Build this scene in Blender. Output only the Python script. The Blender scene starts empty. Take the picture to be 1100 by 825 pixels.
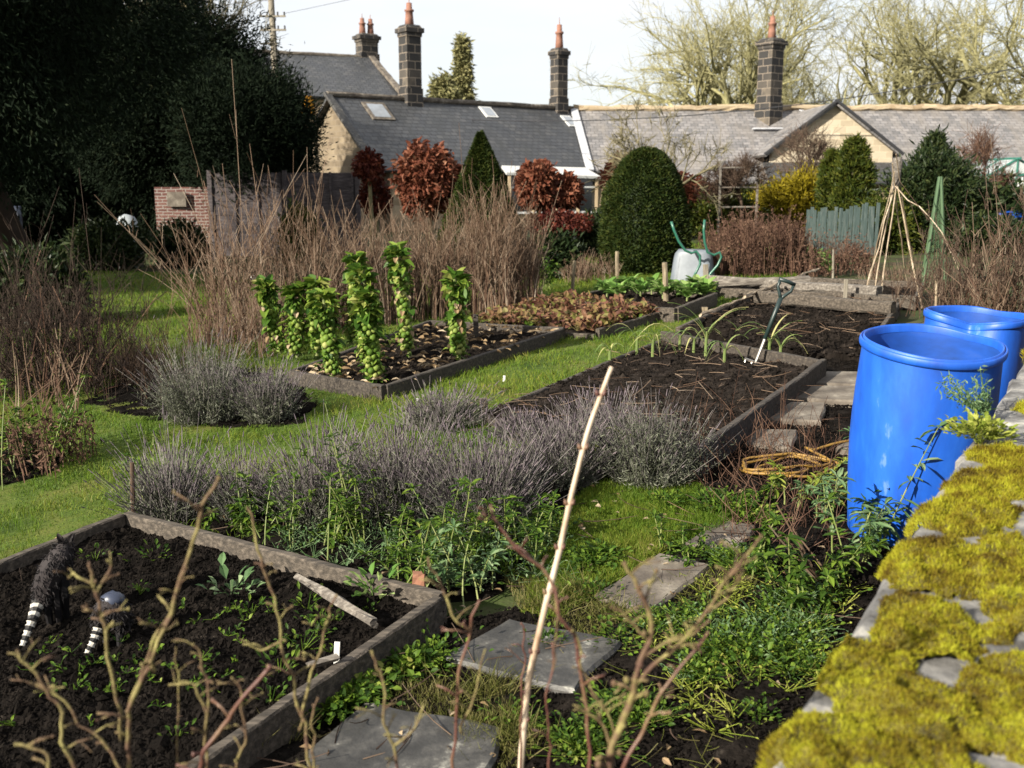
import bpy, math, random
import numpy as np
from mathutils import Vector, Matrix

random.seed(11)
R = np.random.default_rng(11)
PI = math.pi
sc = bpy.context.scene
COL = sc.collection

# ------------------------------------------------------------------ camera frame and the sloping ground
CAMZ = 1.79
PITCH = math.atan(212.5 / 1100)
CP, SP = math.cos(PITCH), math.sin(PITCH)

def gz(x, y):
    """height of the garden ground: rises to the right and gently away"""
    return 0.42 * np.tanh(np.asarray(x) * 0.07 / 0.42) + 0.42 * np.tanh(np.asarray(y) * 0.039 / 0.42)

def ray(px, py):
    u = (px - 550) / 1100; v = (412.5 - py) / 1100
    return np.array([u, CP + v * SP, -SP + v * CP])

def at(px, py, Y):
    d = ray(px, py); t = Y / d[1]
    return np.array([d[0] * t, Y, CAMZ + d[2] * t])

def spot(px, py, dz=0.0):
    """where the ground (raised by dz) is seen at this photo position"""
    d = ray(px, py)
    if d[2] > -0.02: d[2] = -0.02
    lo, hi = 0.3, 80.0
    for _ in range(50):
        m = (lo + hi) / 2
        if CAMZ + d[2] * m > gz(d[0] * m, d[1] * m) + dz: lo = m
        else: hi = m
    p = d * lo; p[2] += CAMZ
    return p

def gp(px, Y, py=300):
    p = at(px, py, Y); p[2] = gz(p[0], p[1]); return p

def nrm(a):
    a = np.asarray(a, float)
    return a / np.maximum(np.linalg.norm(a, axis=-1, keepdims=True), 1e-9)

# ------------------------------------------------------------------ value noise
_PERM = R.permutation(4096).astype(np.int64)
_VAL = R.random(4096)
def vnoise(p):
    p = np.asarray(p, float); i = np.floor(p).astype(np.int64); f = p - i; f = f * f * (3 - 2 * f)
    out = 0
    for dx in (0, 1):
        for dy in (0, 1):
            for dz in (0, 1):
                h = _PERM[(i[..., 0] + dx) & 4095]; h = _PERM[(h + i[..., 1] + dy) & 4095]; h = _PERM[(h + i[..., 2] + dz) & 4095]
                w = (f[..., 0] if dx else 1 - f[..., 0]) * (f[..., 1] if dy else 1 - f[..., 1]) * (f[..., 2] if dz else 1 - f[..., 2])
                out = out + w * _VAL[h]
    return out * 2 - 1
def fbm(p, octs=4):
    p = np.asarray(p, float); s = 0; a = 0.5
    for _ in range(octs):
        s = s + a * vnoise(p); p = p * 2.03 + 17.3; a *= 0.5
    return s

# ------------------------------------------------------------------ mesh builder
class MB:
    def __init__(self): self.V = []; self.F = []; self.M = []; self.n = 0
    def add(self, v, *faces, mi=0):
        v = np.asarray(v, float).reshape(-1, 3)
        for f in faces:
            f = np.asarray(f, np.int64)
            if f.size: self.F.append(f + self.n); self.M.append(np.full(len(f), mi, np.int32))
        self.V.append(v); self.n += len(v)
    def mesh(self, name, mats, smooth=False):
        me = bpy.data.meshes.new(name)
        V = np.concatenate(self.V) if self.V else np.zeros((0, 3))
        me.vertices.add(len(V)); me.vertices.foreach_set('co', V.ravel())
        tot = sum(f.size for f in self.F); npol = sum(len(f) for f in self.F)
        li = np.concatenate([f.ravel() for f in self.F]); cnt = np.concatenate([np.full(len(f), f.shape[1]) for f in self.F])
        me.loops.add(tot); me.loops.foreach_set('vertex_index', li.astype(np.int32))
        me.polygons.add(npol); st = np.concatenate([[0], np.cumsum(cnt)[:-1]]).astype(np.int32)
        me.polygons.foreach_set('loop_start', st)
        me.polygons.foreach_set('material_index', np.concatenate(self.M))
        me.polygons.foreach_set('use_smooth', np.full(npol, bool(smooth)))
        for m in (mats if isinstance(mats, (list, tuple)) else [mats]): me.materials.append(m)
        me.update(calc_edges=True); me.validate()
        return me
    def build(self, name, mats, parent=None, smooth=False, origin=None):
        """one mesh object; verts are in world space, stored relative to the parent (or to origin)"""
        o0 = np.array(parent.location) if parent is not None and parent.type == 'EMPTY' else (np.zeros(3) if origin is None else np.asarray(origin, float))
        if parent is not None and parent.type == 'MESH':
            o0 = np.array(parent.location) + (np.array(parent.parent.location) if parent.parent else 0)
        if self.V: self.V = [v - o0 for v in self.V]
        ob = bpy.data.objects.new(name, self.mesh(name, mats, smooth)); COL.objects.link(ob)
        if parent is not None: ob.parent = parent
        elif origin is not None: ob.location = o0
        return ob

def tag(o, label=None, cat=None, group=None, kind=None):
    if label: o['label'] = label
    if cat: o['category'] = cat
    if group: o['group'] = group
    if kind: o['kind'] = kind
    return o
def thing(name, loc, label, cat, group=None):
    o = bpy.data.objects.new(name, None); COL.objects.link(o); o.location = tuple(float(c) for c in loc)
    o.empty_display_size = 0.1
    return tag(o, label, cat, group)
def copy_tree(o, loc, rz=0.0, scale=1.0, label=None, group=None):
    def rec(s, parent):
        c = s.copy(); COL.objects.link(c); c.parent = parent
        for ch in s.children: rec(ch, c)
        return c
    c = rec(o, None)
    c.location = tuple(float(t) for t in loc); c.rotation_euler = (0, 0, rz)
    c.scale = (scale,) * 3 if np.isscalar(scale) else scale
    if label: c['label'] = label
    if group: c['group'] = group
    return c

# ------------------------------------------------------------------ vectorised shapes
def tube(mb, pts, rad, sides=6, cap=True, mi=0):
    pts = np.asarray(pts, float); n = len(pts); rad = np.broadcast_to(np.asarray(rad, float), (n,))
    t = nrm(np.gradient(pts, axis=0))
    ref = np.array([0, 0, 1.0]) if abs(t[0][2]) < 0.9 else np.array([1.0, 0, 0])
    a = nrm(np.cross(t[0], ref)); A = []
    for i in range(n):
        a = nrm(a - t[i] * np.dot(a, t[i])); A.append(a)
    A = np.array(A); B = np.cross(t, A)
    ang = np.arange(sides) * 2 * PI / sides
    ring = pts[:, None] + rad[:, None, None] * (np.cos(ang)[None, :, None] * A[:, None] + np.sin(ang)[None, :, None] * B[:, None])
    i = np.arange(n - 1)[:, None] * sides; j = np.arange(sides)[None]; k = (j + 1) % sides
    f = np.stack([i + j, i + k, i + sides + k, i + sides + j], -1).reshape(-1, 4)
    fs = [f]
    if cap: fs += [np.arange(sides)[::-1][None], ((n - 1) * sides + np.arange(sides))[None]]
    mb.add(ring, *fs, mi=mi)

def stems(mb, base, d, L, r0, r1, bend, seg=3, sides=3, mi=0):
    base = np.asarray(base, float); N = len(base); d = nrm(d); L = np.broadcast_to(L, (N,)); r0 = np.broadcast_to(r0, (N,)); r1 = np.broadcast_to(r1, (N,))
    t = np.linspace(0, 1, seg + 1)
    P = base[:, None] + (d[:, None] * t[None, :, None] + np.asarray(bend)[:, None] * (t ** 2)[None, :, None]) * L[:, None, None]
    ref = np.where(np.abs(d[:, 2:3]) < 0.9, np.array([[0, 0, 1.0]]), np.array([[1.0, 0, 0]]))
    a = nrm(np.cross(d, ref)); b = np.cross(d, a)
    r = r0[:, None] + (r1 - r0)[:, None] * t[None]
    ang = np.arange(sides) * 2 * PI / sides
    ring = P[:, :, None] + r[:, :, None, None] * (np.cos(ang)[None, None, :, None] * a[:, None, None] + np.sin(ang)[None, None, :, None] * b[:, None, None])
    o = np.arange(N)[:, None, None] * (seg + 1) * sides + np.arange(seg)[None, :, None] * sides
    j = np.arange(sides)[None, None]; k = (j + 1) % sides
    f = np.stack([o + j, o + k, o + sides + k, o + sides + j], -1).reshape(-1, 4)
    mb.add(ring, f, mi=mi)
    return P

def blades(mb, base, d, L, W, bend, mi=0):
    base = np.asarray(base, float); N = len(base); d = nrm(d); L = np.broadcast_to(L, (N,)); W = np.broadcast_to(W, (N,))
    s = nrm(np.cross(d, R.normal(size=(N, 3))))
    def P(t): return base + (d * t + bend * t * t) * L[:, None]
    w = W[:, None] * 0.5
    v = np.stack([base - s * w, base + s * w, P(.55) - s * w * .8, P(.55) + s * w * .8, P(1.0)], 1)
    o = np.arange(N)[:, None] * 5
    mb.add(v, o + np.array([[0, 1, 3, 2]]), o + np.array([[2, 3, 4]]), mi=mi)

def leaves(mb, pos, axis, nor, L, W, fold=0.15, mi=0, simple=False, wide=0.45):
    pos = np.asarray(pos, float); N = len(pos); axis = nrm(axis); L = np.broadcast_to(L, (N,))[:, None]; W = np.broadcast_to(W, (N,))[:, None]
    side = nrm(np.cross(axis, nor)); up = np.cross(side, axis)
    b = pos; t = pos + axis * L - up * L * 0.12
    l = pos + axis * L * wide - side * W / 2 + up * W * fold; r = pos + axis * L * wide + side * W / 2 + up * W * fold
    o = np.arange(N)[:, None]
    if simple:
        mb.add(np.stack([b, r, t, l], 1), o * 4 + np.array([[0, 1, 2, 3]]), mi=mi)
    else:
        c = pos + axis * L * (wide + .08); ll = pos + axis * L * .8 - side * W * .3 + up * W * fold * .3; rr = pos + axis * L * .8 + side * W * .3 + up * W * fold * .3
        v = np.stack([b, r, rr, t, ll, l, c], 1)
        mb.add(v, o * 7 + np.array([[0, 1, 6]]), o * 7 + np.array([[1, 2, 3, 6]]), o * 7 + np.array([[6, 3, 4, 5]]), o * 7 + np.array([[0, 6, 5]]), mi=mi)

def rocks(mb, pos, size, flat=0.7, mi=0):
    pos = np.asarray(pos, float); N = len(pos); size = np.broadcast_to(size, (N,))
    base = np.array([[1, 0, 0], [0, 1, 0], [-1, 0, 0], [0, -1, 0], [0, 0, 1], [0, 0, -1.0], ])
    v = base[None] * (0.6 + 0.7 * R.random((N, 6, 1))) + R.normal(size=(N, 6, 3)) * 0.18
    v = v * size[:, None, None] * np.array([1, 1, flat]) + pos[:, None]
    f = np.array([[0, 1, 4], [1, 2, 4], [2, 3, 4], [3, 0, 4], [1, 0, 5], [2, 1, 5], [3, 2, 5], [0, 3, 5]])
    mb.add(v, (np.arange(N)[:, None, None] * 6 + f[None]).reshape(-1, 3), mi=mi)

def sphere(mb, c, r, nu=12, nv=8, jitter=0.0, sc_=(1, 1, 1), mi=0, noise=0.0, nscale=3.0):
    th = np.linspace(0, PI, nv + 1)[:, None]; ph = np.linspace(0, 2 * PI, nu, endpoint=False)[None]
    v = np.stack([np.sin(th) * np.cos(ph), np.sin(th) * np.sin(ph), np.cos(th) + 0 * ph], -1).reshape(-1, 3)
    k = 1 + (fbm(v * nscale + np.asarray(c) * 7, 3) * noise if noise else 0)
    v = v * (k[:, None] if noise else 1) * r * np.asarray(sc_) + np.asarray(c)
    i = np.arange(nv)[:, None] * nu; j = np.arange(nu)[None]; k2 = (j + 1) % nu
    mb.add(v, np.stack([i + j, i + nu + j, i + nu + k2, i + k2], -1).reshape(-1, 4), mi=mi)

def lathe(mb, prof, c, n=32, mi=0, deform=None):
    prof = np.asarray(prof, float); m = len(prof); ph = np.linspace(0, 2 * PI, n, endpoint=False)
    v = np.stack([prof[:, None, 0] * np.cos(ph), prof[:, None, 0] * np.sin(ph), prof[:, None, 1] + 0 * ph], -1).reshape(-1, 3)
    if deform is not None: v = deform(v)
    i = np.arange(m - 1)[:, None] * n; j = np.arange(n)[None]; k = (j + 1) % n
    mb.add(v + np.asarray(c), np.stack([i + j, i + k, i + n + k, i + n + j], -1).reshape(-1, 4), mi=mi)

def bar(mb, p0, p1, w, h, ch=0.006, jit=0.002, step=0.1, up=(0, 0, 1), mi=0):
    """a chamfered, slightly uneven timber or stone bar from p0 to p1 (centre line)"""
    p0 = np.asarray(p0, float); p1 = np.asarray(p1, float); L = np.linalg.norm(p1 - p0); d = (p1 - p0) / L
    s = np.cross(d, np.asarray(up, float))
    if np.linalg.norm(s) < 1e-3: s = np.cross(d, [1.0, 0, 0])
    s = nrm(s); u = np.cross(s, d)
    a, b = w / 2, h / 2; c = min(ch, a * .6, b * .6)
    prof = np.array([[-a + c, -b], [a - c, -b], [a, -b + c], [a, b - c], [a - c, b], [-a + c, b], [-a, b - c], [-a, -b + c]])
    n = max(2, int(L / step) + 1); t = np.linspace(0, L, n)
    wob = fbm(np.stack([t * 2.3, t * 0 + p0[0] * 9, t * 0 + p0[1] * 9], -1), 3) * jit * 3
    v = p0 + d * t[:, None, None] + s * (prof[None, :, 0:1]) + u * (prof[None, :, 1:2] + wob[:, None, None])
    v = v + R.normal(size=v.shape) * jit * 0.5
    i = np.arange(n - 1)[:, None] * 8; j = np.arange(8)[None]; k = (j + 1) % 8
    mb.add(v, np.stack([i + j, i + k, i + 8 + k, i + 8 + j], -1).reshape(-1, 4), np.arange(8)[::-1][None], ((n - 1) * 8 + np.arange(8))[None], mi=mi)

def slab(mb, poly, z0, z1, ch=0.012, mi=0):
    """poly: (n,3) top outline in order seen from above; prism with a chamfered top edge"""
    P = np.asarray(poly, float); n = len(P); c = P.mean(0)
    inn = P + (c - P) * (ch / np.maximum(np.linalg.norm(P - c, axis=1, keepdims=True), 1e-6))
    up = lambda q, z: q + np.array([0, 0, z])
    rings = [up(P, z0), up(P, z1 - ch), up(inn, z1)]
    v = np.concatenate(rings + [up(c, z1)[None]])
    j = np.arange(n); k = (j + 1) % n
    q = np.concatenate([np.stack([i * n + j, i * n + k, (i + 1) * n + k, (i + 1) * n + j], -1) for i in range(2)])
    mb.add(v, q, np.stack([2 * n + j, 2 * n + k, np.full(n, 3 * n)], -1), mi=mi)

def ragged(poly, step=0.05, amp=0.012, closed=True):
    P = [np.asarray(p, float) for p in poly]; out = []
    for a, b in zip(P, P[1:] + P[:1]):
        n = max(1, int(np.linalg.norm(b - a) / step))
        for i in range(n): out.append(a + (b - a) * i / n)
    out = np.array(out); nz = np.stack([fbm(out * 5 + 3, 2), fbm(out * 5 + 51, 2), 0 * out[:, 0]], -1)
    return out + nz * amp * 2

def inpoly(x, y, poly):
    ins = np.zeros(len(x), bool); n = len(poly)
    for i in range(n):
        x0, y0 = poly[i][:2]; x1, y1 = poly[(i + 1) % n][:2]
        c = (y0 > y) != (y1 > y)
        ins ^= c & (x < (x1 - x0) * (y - y0) / ((y1 - y0) if abs(y1 - y0) > 1e-9 else 1e-9) + x0)
    return ins
def scatter(poly, n, dens=None):
    P = np.array([q[:2] for q in poly]); lo, hi = P.min(0), P.max(0); X = np.zeros(0); Y = np.zeros(0)
    while len(X) < n:
        x = R.uniform(lo[0], hi[0], n * 2); y = R.uniform(lo[1], hi[1], n * 2); k = inpoly(x, y, P)
        if dens is not None: k &= R.random(len(x)) < dens(x, y)
        X = np.append(X, x[k]); Y = np.append(Y, y[k])
        if not k.any(): break
    X, Y = X[:n], Y[:n]
    return np.stack([X, Y, gz(X, Y)], -1)
def rdir(n, tilt=0.4):
    a = R.uniform(0, 2 * PI, n); s = np.abs(R.normal(size=n)) * tilt
    return nrm(np.stack([np.cos(a) * s, np.sin(a) * s, np.ones(n)], -1))
def hdir(n):
    a = R.uniform(0, 2 * PI, n); return np.stack([np.cos(a), np.sin(a), 0 * a], -1)

# ------------------------------------------------------------------ materials
def _nt(name):
    m = bpy.data.materials.new(name); m.use_nodes = True; nt = m.node_tree
    return m, nt, nt.nodes['Principled BSDF'], nt.nodes.new, nt.links.new
ALB = .70
def ramp(nt, stops):
    r = nt.nodes.new('ShaderNodeValToRGB'); el = r.color_ramp.elements
    while len(el) < len(stops): el.new(0.5)
    for e, (p, c) in zip(el, stops): e.position = p; e.color = (*[x * ALB for x in c], 1)
    return r
def surf(name, stops, scale=8, detail=6, rough=.85, bump=.3, stretch=(1, 1, 1), island=0.0, metallic=0, spec=None, bdist=.01, fine=None, trans=0):
    """noise-driven colour; island = how much each loose piece shifts along the ramp"""
    m, nt, bs, N, Lk = _nt(name)
    tc = N('ShaderNodeTexCoord'); mp = N('ShaderNodeMapping'); mp.inputs['Scale'].default_value = stretch
    Lk(tc.outputs['Object'], mp.inputs['Vector'])
    nz = N('ShaderNodeTexNoise'); nz.inputs['Scale'].default_value = scale; nz.inputs['Detail'].default_value = detail; nz.inputs['Roughness'].default_value = .62
    Lk(mp.outputs[0], nz.inputs['Vector'])
    st = N('ShaderNodeMapRange'); st.inputs['From Min'].default_value = .3; st.inputs['From Max'].default_value = .7
    Lk(nz.outputs['Fac'], st.inputs['Value']); fac = st.outputs[0]
    if island:
        g = N('ShaderNodeNewGeometry'); mx = N('ShaderNodeMix'); mx.inputs['Factor'].default_value = island
        Lk(fac, mx.inputs['A']); Lk(g.outputs['Random Per Island'], mx.inputs['B']); fac = mx.outputs['Result']
    r = ramp(nt, stops); Lk(fac, r.inputs[0]); Lk(r.outputs[0], bs.inputs['Base Color'])
    bs.inputs['Roughness'].default_value = rough; bs.inputs['Metallic'].default_value = metallic
    if spec is not None: bs.inputs['Specular IOR Level'].default_value = spec
    if bump:
        b = N('ShaderNodeBump'); b.inputs['Strength'].default_value = bump; b.inputs['Distance'].default_value = bdist
        n2 = N('ShaderNodeTexNoise'); n2.inputs['Scale'].default_value = fine or scale * 3; n2.inputs['Detail'].default_value = 8
        Lk(mp.outputs[0], n2.inputs['Vector']); Lk(n2.outputs['Fac'], b.inputs['Height']); Lk(b.outputs[0], bs.inputs['Normal'])
    if trans:
        t = N('ShaderNodeBsdfTranslucent'); Lk(r.outputs[0], t.inputs['Color']); ms = N('ShaderNodeMixShader'); ms.inputs[0].default_value = trans
        Lk(bs.outputs[0], ms.inputs[1]); Lk(t.outputs[0], ms.inputs[2]); Lk(ms.outputs[0], nt.nodes['Material Output'].inputs[0])
    return m
def leafm(name, stops, rough=.5, trans=.25, island=.7, scale=3):
    return surf(name, stops, scale=scale, detail=3, rough=rough, bump=0, island=island, trans=trans, spec=.12)
def courses(name, stops, mortar, bw, bh, ms=.012, rough=.85, bump=.5, offset=.5, nscale=1.5, mixf=.55, stain=None):
    """stones, bricks or slates in courses, in the object's own x-y plane"""
    m, nt, bs, N, Lk = _nt(name)
    tc = N('ShaderNodeTexCoord'); br = N('ShaderNodeTexBrick'); br.offset = offset
    nzw = N('ShaderNodeTexNoise'); nzw.inputs['Scale'].default_value = 4; vm = N('ShaderNodeVectorMath'); vm.operation = 'MULTIPLY_ADD'
    vm.inputs[1].default_value = (.04, .04, 0); Lk(tc.outputs['Object'], nzw.inputs['Vector']); Lk(nzw.outputs['Color'], vm.inputs[0]); Lk(tc.outputs['Object'], vm.inputs[2])
    Lk(vm.outputs[0], br.inputs['Vector'])
    br.inputs['Scale'].default_value = 1; br.inputs['Brick Width'].default_value = bw; br.inputs['Row Height'].default_value = bh
    br.inputs['Mortar Size'].default_value = ms; br.inputs['Mortar Smooth'].default_value = .3
    br.inputs['Color1'].default_value = (0, 0, 0, 1); br.inputs['Color2'].default_value = (1, 1, 1, 1); br.inputs['Mortar'].default_value = (.5, .5, .5, 1)
    nz = N('ShaderNodeTexNoise'); nz.inputs['Scale'].default_value = nscale; nz.inputs['Detail'].default_value = 8; nz.inputs['Roughness'].default_value = .65; Lk(tc.outputs['Object'], nz.inputs['Vector'])
    mx = N('ShaderNodeMix'); mx.inputs['Factor'].default_value = mixf
    bw_ = N('ShaderNodeRGBToBW'); Lk(br.outputs['Color'], bw_.inputs[0]); Lk(bw_.outputs[0], mx.inputs['A']); Lk(nz.outputs['Fac'], mx.inputs['B'])
    r = ramp(nt, stops); Lk(mx.outputs['Result'], r.inputs[0])
    mc = N('ShaderNodeMix'); mc.data_type = 'RGBA'; Lk(br.outputs['Fac'], mc.inputs['Factor']); Lk(r.outputs[0], mc.inputs['A']); mc.inputs['B'].default_value = (*mortar, 1)
    cout = mc.outputs['Result']
    if stain:
        sm = N('ShaderNodeMapping'); sm.inputs['Scale'].default_value = (1.6, .35, 1); Lk(tc.outputs['Object'], sm.inputs['Vector'])
        sn = N('ShaderNodeTexNoise'); sn.inputs['Scale'].default_value = 1.0; sn.inputs['Detail'].default_value = 9; sn.inputs['Roughness'].default_value = .7; Lk(sm.outputs[0], sn.inputs['Vector'])
        sr = N('ShaderNodeMapRange'); sr.inputs['From Min'].default_value = .46; sr.inputs['From Max'].default_value = .68; sr.inputs['To Max'].default_value = .8; Lk(sn.outputs['Fac'], sr.inputs['Value'])
        m2 = N('ShaderNodeMix'); m2.data_type = 'RGBA'; Lk(sr.outputs[0], m2.inputs['Factor']); Lk(cout, m2.inputs['A']); m2.inputs['B'].default_value = (*stain, 1); cout = m2.outputs['Result']
    Lk(cout, bs.inputs['Base Color']); bs.inputs['Roughness'].default_value = rough
    ad = N('ShaderNodeMath'); ad.operation = 'MULTIPLY_ADD'; ad.inputs[1].default_value = -1.0; Lk(br.outputs['Fac'], ad.inputs[0]); Lk(mx.outputs['Result'], ad.inputs[2])
    b = N('ShaderNodeBump'); b.inputs['Strength'].default_value = bump; b.inputs['Distance'].default_value = .02; Lk(ad.outputs[0], b.inputs['Height']); Lk(b.outputs[0], bs.inputs['Normal'])
    return m
def plain(name, c, rough=.5, metallic=0, spec=None, var=.12):
    return surf(name, [(0, tuple(x * (1 - var) for x in c)), (1, tuple(min(1, x * (1 + var)) for x in c))], scale=5, rough=rough, metallic=metallic, bump=.05, spec=spec)

M = {}
M['soil'] = surf('dark_soil', [(0, (.0035, .003, .0025)), (.5, (.0085, .007, .006)), (.85, (.019, .0155, .013)), (1, (.05, .042, .035))], scale=14, rough=1, bump=.9, fine=60, island=.25, spec=.03)
M['soil_dry'] = surf('brown_soil', [(0, (.006, .005, .0042)), (.5, (.015, .012, .010)), (1, (.048, .038, .032))], scale=10, rough=1, bump=.9, fine=50, island=.35, spec=.03)
M['ground'] = surf('garden_ground', [(0, (.02, .017, .010)), (.4, (.045, .045, .018)), (.7, (.05, .075, .016)), (1, (.09, .08, .045))], scale=1.6, detail=9, rough=.95, bump=.8, fine=30, spec=.2)
M['lawn'] = surf('lawn_turf', [(0, (.04, .075, .01)), (.5, (.08, .12, .015)), (1, (.14, .14, .03))], scale=2.2, detail=8, rough=.95, bump=.8, fine=70, spec=.2)
M['grass'] = leafm('grass_blades', [(0, (.05, .11, .012)), (.45, (.115, .20, .020)), (.8, (.22, .25, .035)), (1, (.38, .31, .12))], trans=.35, island=.5, scale=1.3)
M['drygrass'] = leafm('dry_grass', [(0, (.06, .085, .015)), (.5, (.14, .14, .035)), (1, (.30, .25, .12))], trans=.3)
M['board'] = surf('weathered_board', [(0, (.022, .017, .012)), (.45, (.062, .049, .036)), (1, (.16, .13, .10))], scale=6, stretch=(1, 9, 9), rough=.9, bump=.5, fine=22)
M['board_dark'] = surf('dark_board', [(0, (.018, .014, .011)), (.5, (.045, .035, .027)), (1, (.11, .09, .068))], scale=6, stretch=(1, 9, 9), rough=.9, bump=.5, fine=22)
M['stake'] = surf('stake_wood', [(0, (.10, .075, .045)), (.5, (.24, .19, .12)), (1, (.38, .31, .21))], scale=8, stretch=(3, 3, .6), rough=.85, bump=.4)
M['stone'] = surf('paving_stone', [(0, (.05, .038, .028)), (.45, (.12, .098, .076)), (.75, (.19, .162, .128)), (1, (.36, .32, .26))], scale=5, detail=10, rough=.85, bump=.5, fine=40)
M['stone_dark'] = surf('damp_paving', [(0, (.018, .017, .015)), (.5, (.042, .04, .037)), (.8, (.085, .08, .072)), (1, (.30, .29, .25))], scale=9, detail=10, rough=.6, bump=.5, fine=40)
M['coping'] = surf('coping_stone', [(0, (.05, .045, .04)), (.4, (.15, .145, .14)), (.7, (.26, .25, .235)), (1, (.58, .55, .48))], scale=11, detail=10, rough=.85, bump=.6, fine=45)
M['rubble'] = courses('rubble_stone', [(0, (.05, .042, .033)), (.5, (.14, .12, .09)), (1, (.28, .24, .18))], (.03, .025, .02), .35, .16, .02)
M['moss'] = surf('moss', [(0, (.04, .022, .006)), (.25, (.11, .07, .008)), (.45, (.25, .20, .012)), (.62, (.38, .36, .02)), (.82, (.45, .46, .03)), (1, (.64, .62, .10))], scale=10, detail=7, rough=.8, bump=0, island=.30, trans=.3, spec=.2)
M['moss_base'] = surf('moss_mat', [(0, (.03, .022, .005)), (.5, (.12, .10, .008)), (1, (.25, .22, .012))], scale=14, rough=.95, bump=.9, fine=160)
M['blue'] = surf('blue_plastic', [(0, (.008, .065, .37)), (.55, (.009, .10, .55)), (.9, (.016, .13, .64)), (1, (.10, .22, .62))], scale=7, detail=12, stretch=(1, 1, .35), rough=.50, bump=.10, fine=40)
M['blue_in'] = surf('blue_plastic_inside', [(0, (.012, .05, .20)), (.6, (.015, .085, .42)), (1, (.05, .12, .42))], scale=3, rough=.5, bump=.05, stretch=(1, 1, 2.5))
M['lav'] = leafm('lavender_leaf', [(0, (.035, .042, .022)), (.5, (.11, .12, .08)), (1, (.29, .30, .23))], trans=.1)
M['lavstem'] = leafm('lavender_stem', [(0, (.055, .048, .045)), (.5, (.16, .145, .14)), (.85, (.29, .265, .25)), (1, (.46, .40, .34))], trans=.05, rough=.8)
M['lavhead'] = leafm('lavender_seed_head', [(0, (.05, .038, .045)), (.5, (.13, .105, .12)), (1, (.28, .23, .24))], trans=.05, rough=.8)
M['reed'] = leafm('dead_stems', [(0, (.06, .034, .02)), (.4, (.14, .088, .058)), (.75, (.26, .19, .135)), (1, (.44, .36, .28))], trans=.05, rough=.8, scale=1.2)
M['twig'] = leafm('brown_twigs', [(0, (.03, .018, .013)), (.5, (.085, .055, .04)), (1, (.19, .14, .10))], trans=0, rough=.85)
M['darktwig'] = leafm('dark_dead_twigs', [(0, (.010, .007, .006)), (.5, (.027, .018, .014)), (.88, (.065, .047, .035)), (1, (.24, .19, .145))], trans=0, rough=.9)
M['redtwig'] = leafm('red_brown_stems', [(0, (.04, .02, .014)), (.5, (.11, .06, .042)), (1, (.24, .15, .10))], trans=.1, rough=.8)
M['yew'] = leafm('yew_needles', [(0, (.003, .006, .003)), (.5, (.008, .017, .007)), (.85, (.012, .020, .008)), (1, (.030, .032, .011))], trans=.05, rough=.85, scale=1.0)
M['topiary'] = leafm('clipped_yew', [(0, (.010, .020, .004)), (.5, (.026, .044, .008)), (1, (.075, .085, .016))], trans=.12, rough=.6)
M['beech'] = leafm('copper_beech_leaves', [(0, (.05, .014, .008)), (.5, (.18, .055, .03)), (.85, (.29, .12, .07)), (1, (.44, .25, .16))], trans=.25, rough=.6)
M['darkbeech'] = leafm('dark_red_leaves', [(0, (.03, .007, .005)), (.5, (.09, .018, .012)), (1, (.20, .06, .035))], trans=.2)
M['gold'] = leafm('golden_conifer', [(0, (.08, .06, .006)), (.5, (.24, .19, .010)), (1, (.42, .34, .03))], trans=.2)
M['conifer'] = leafm('green_conifer', [(0, (.014, .026, .006)), (.5, (.05, .07, .010)), (1, (.13, .13, .02))], trans=.12)
M['holly'] = leafm('dark_shrub', [(0, (.007, .014, .006)), (.5, (.022, .038, .013)), (1, (.07, .085, .03))], trans=.12, rough=.4)
M['sprout'] = leafm('sprout_leaf', [(0, (.025, .07, .012)), (.45, (.085, .17, .022)), (.75, (.22, .30, .045)), (1, (.62, .56, .22))], trans=.3, rough=.45)
M['button'] = leafm('sprout_buttons', [(0, (.06, .13, .015)), (.5, (.16, .25, .04)), (.8, (.34, .38, .11)), (1, (.52, .46, .22))], trans=.15)
M['stalk'] = surf('green_stalk', [(0, (.10, .16, .03)), (1, (.30, .32, .11))], scale=12, rough=.6, bump=.2)
M['deadleaf'] = leafm('dead_leaves', [(0, (.10, .06, .03)), (.5, (.32, .22, .12)), (1, (.60, .50, .36))], trans=.2, rough=.8)
M['weed'] = leafm('weed_leaf', [(0, (.016, .040, .008)), (.45, (.062, .125, .016)), (.8, (.17, .26, .03)), (1, (.40, .38, .11))], trans=.35, rough=.5)
M['glauc'] = leafm('grey_green_leaf', [(0, (.05, .11, .04)), (.5, (.13, .22, .09)), (1, (.32, .40, .22))], trans=.25)
M['cabbage'] = leafm('pale_green_leaf', [(0, (.07, .17, .03)), (.5, (.18, .32, .07)), (1, (.40, .48, .20))], trans=.3)
M['leek'] = leafm('leek_leaf', [(0, (.08, .16, .05)), (.5, (.20, .28, .09)), (.8, (.45, .44, .18)), (1, (.60, .52, .30))], trans=.3)
M['straw'] = leafm('strawberry_leaf', [(0, (.06, .025, .016)), (.3, (.17, .075, .05)), (.6, (.26, .15, .08)), (.8, (.18, .18, .045)), (1, (.46, .36, .20))], trans=.25)
M['rose'] = surf('mossy_twig', [(0, (.07, .025, .018)), (.4, (.13, .075, .035)), (.6, (.19, .15, .05)), (1, (.34, .30, .10))], scale=22, rough=.8, bump=.5, fine=80)
M['redstem'] = surf('red_shoot', [(0, (.07, .022, .018)), (.5, (.13, .05, .035)), (1, (.24, .16, .08))], scale=9, rough=.5, bump=.2)
M['cane'] = surf('pale_cane', [(0, (.32, .20, .12)), (.4, (.55, .42, .30)), (1, (.74, .64, .52))], scale=14, stretch=(1, 1, .4), rough=.55, bump=.3)
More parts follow.
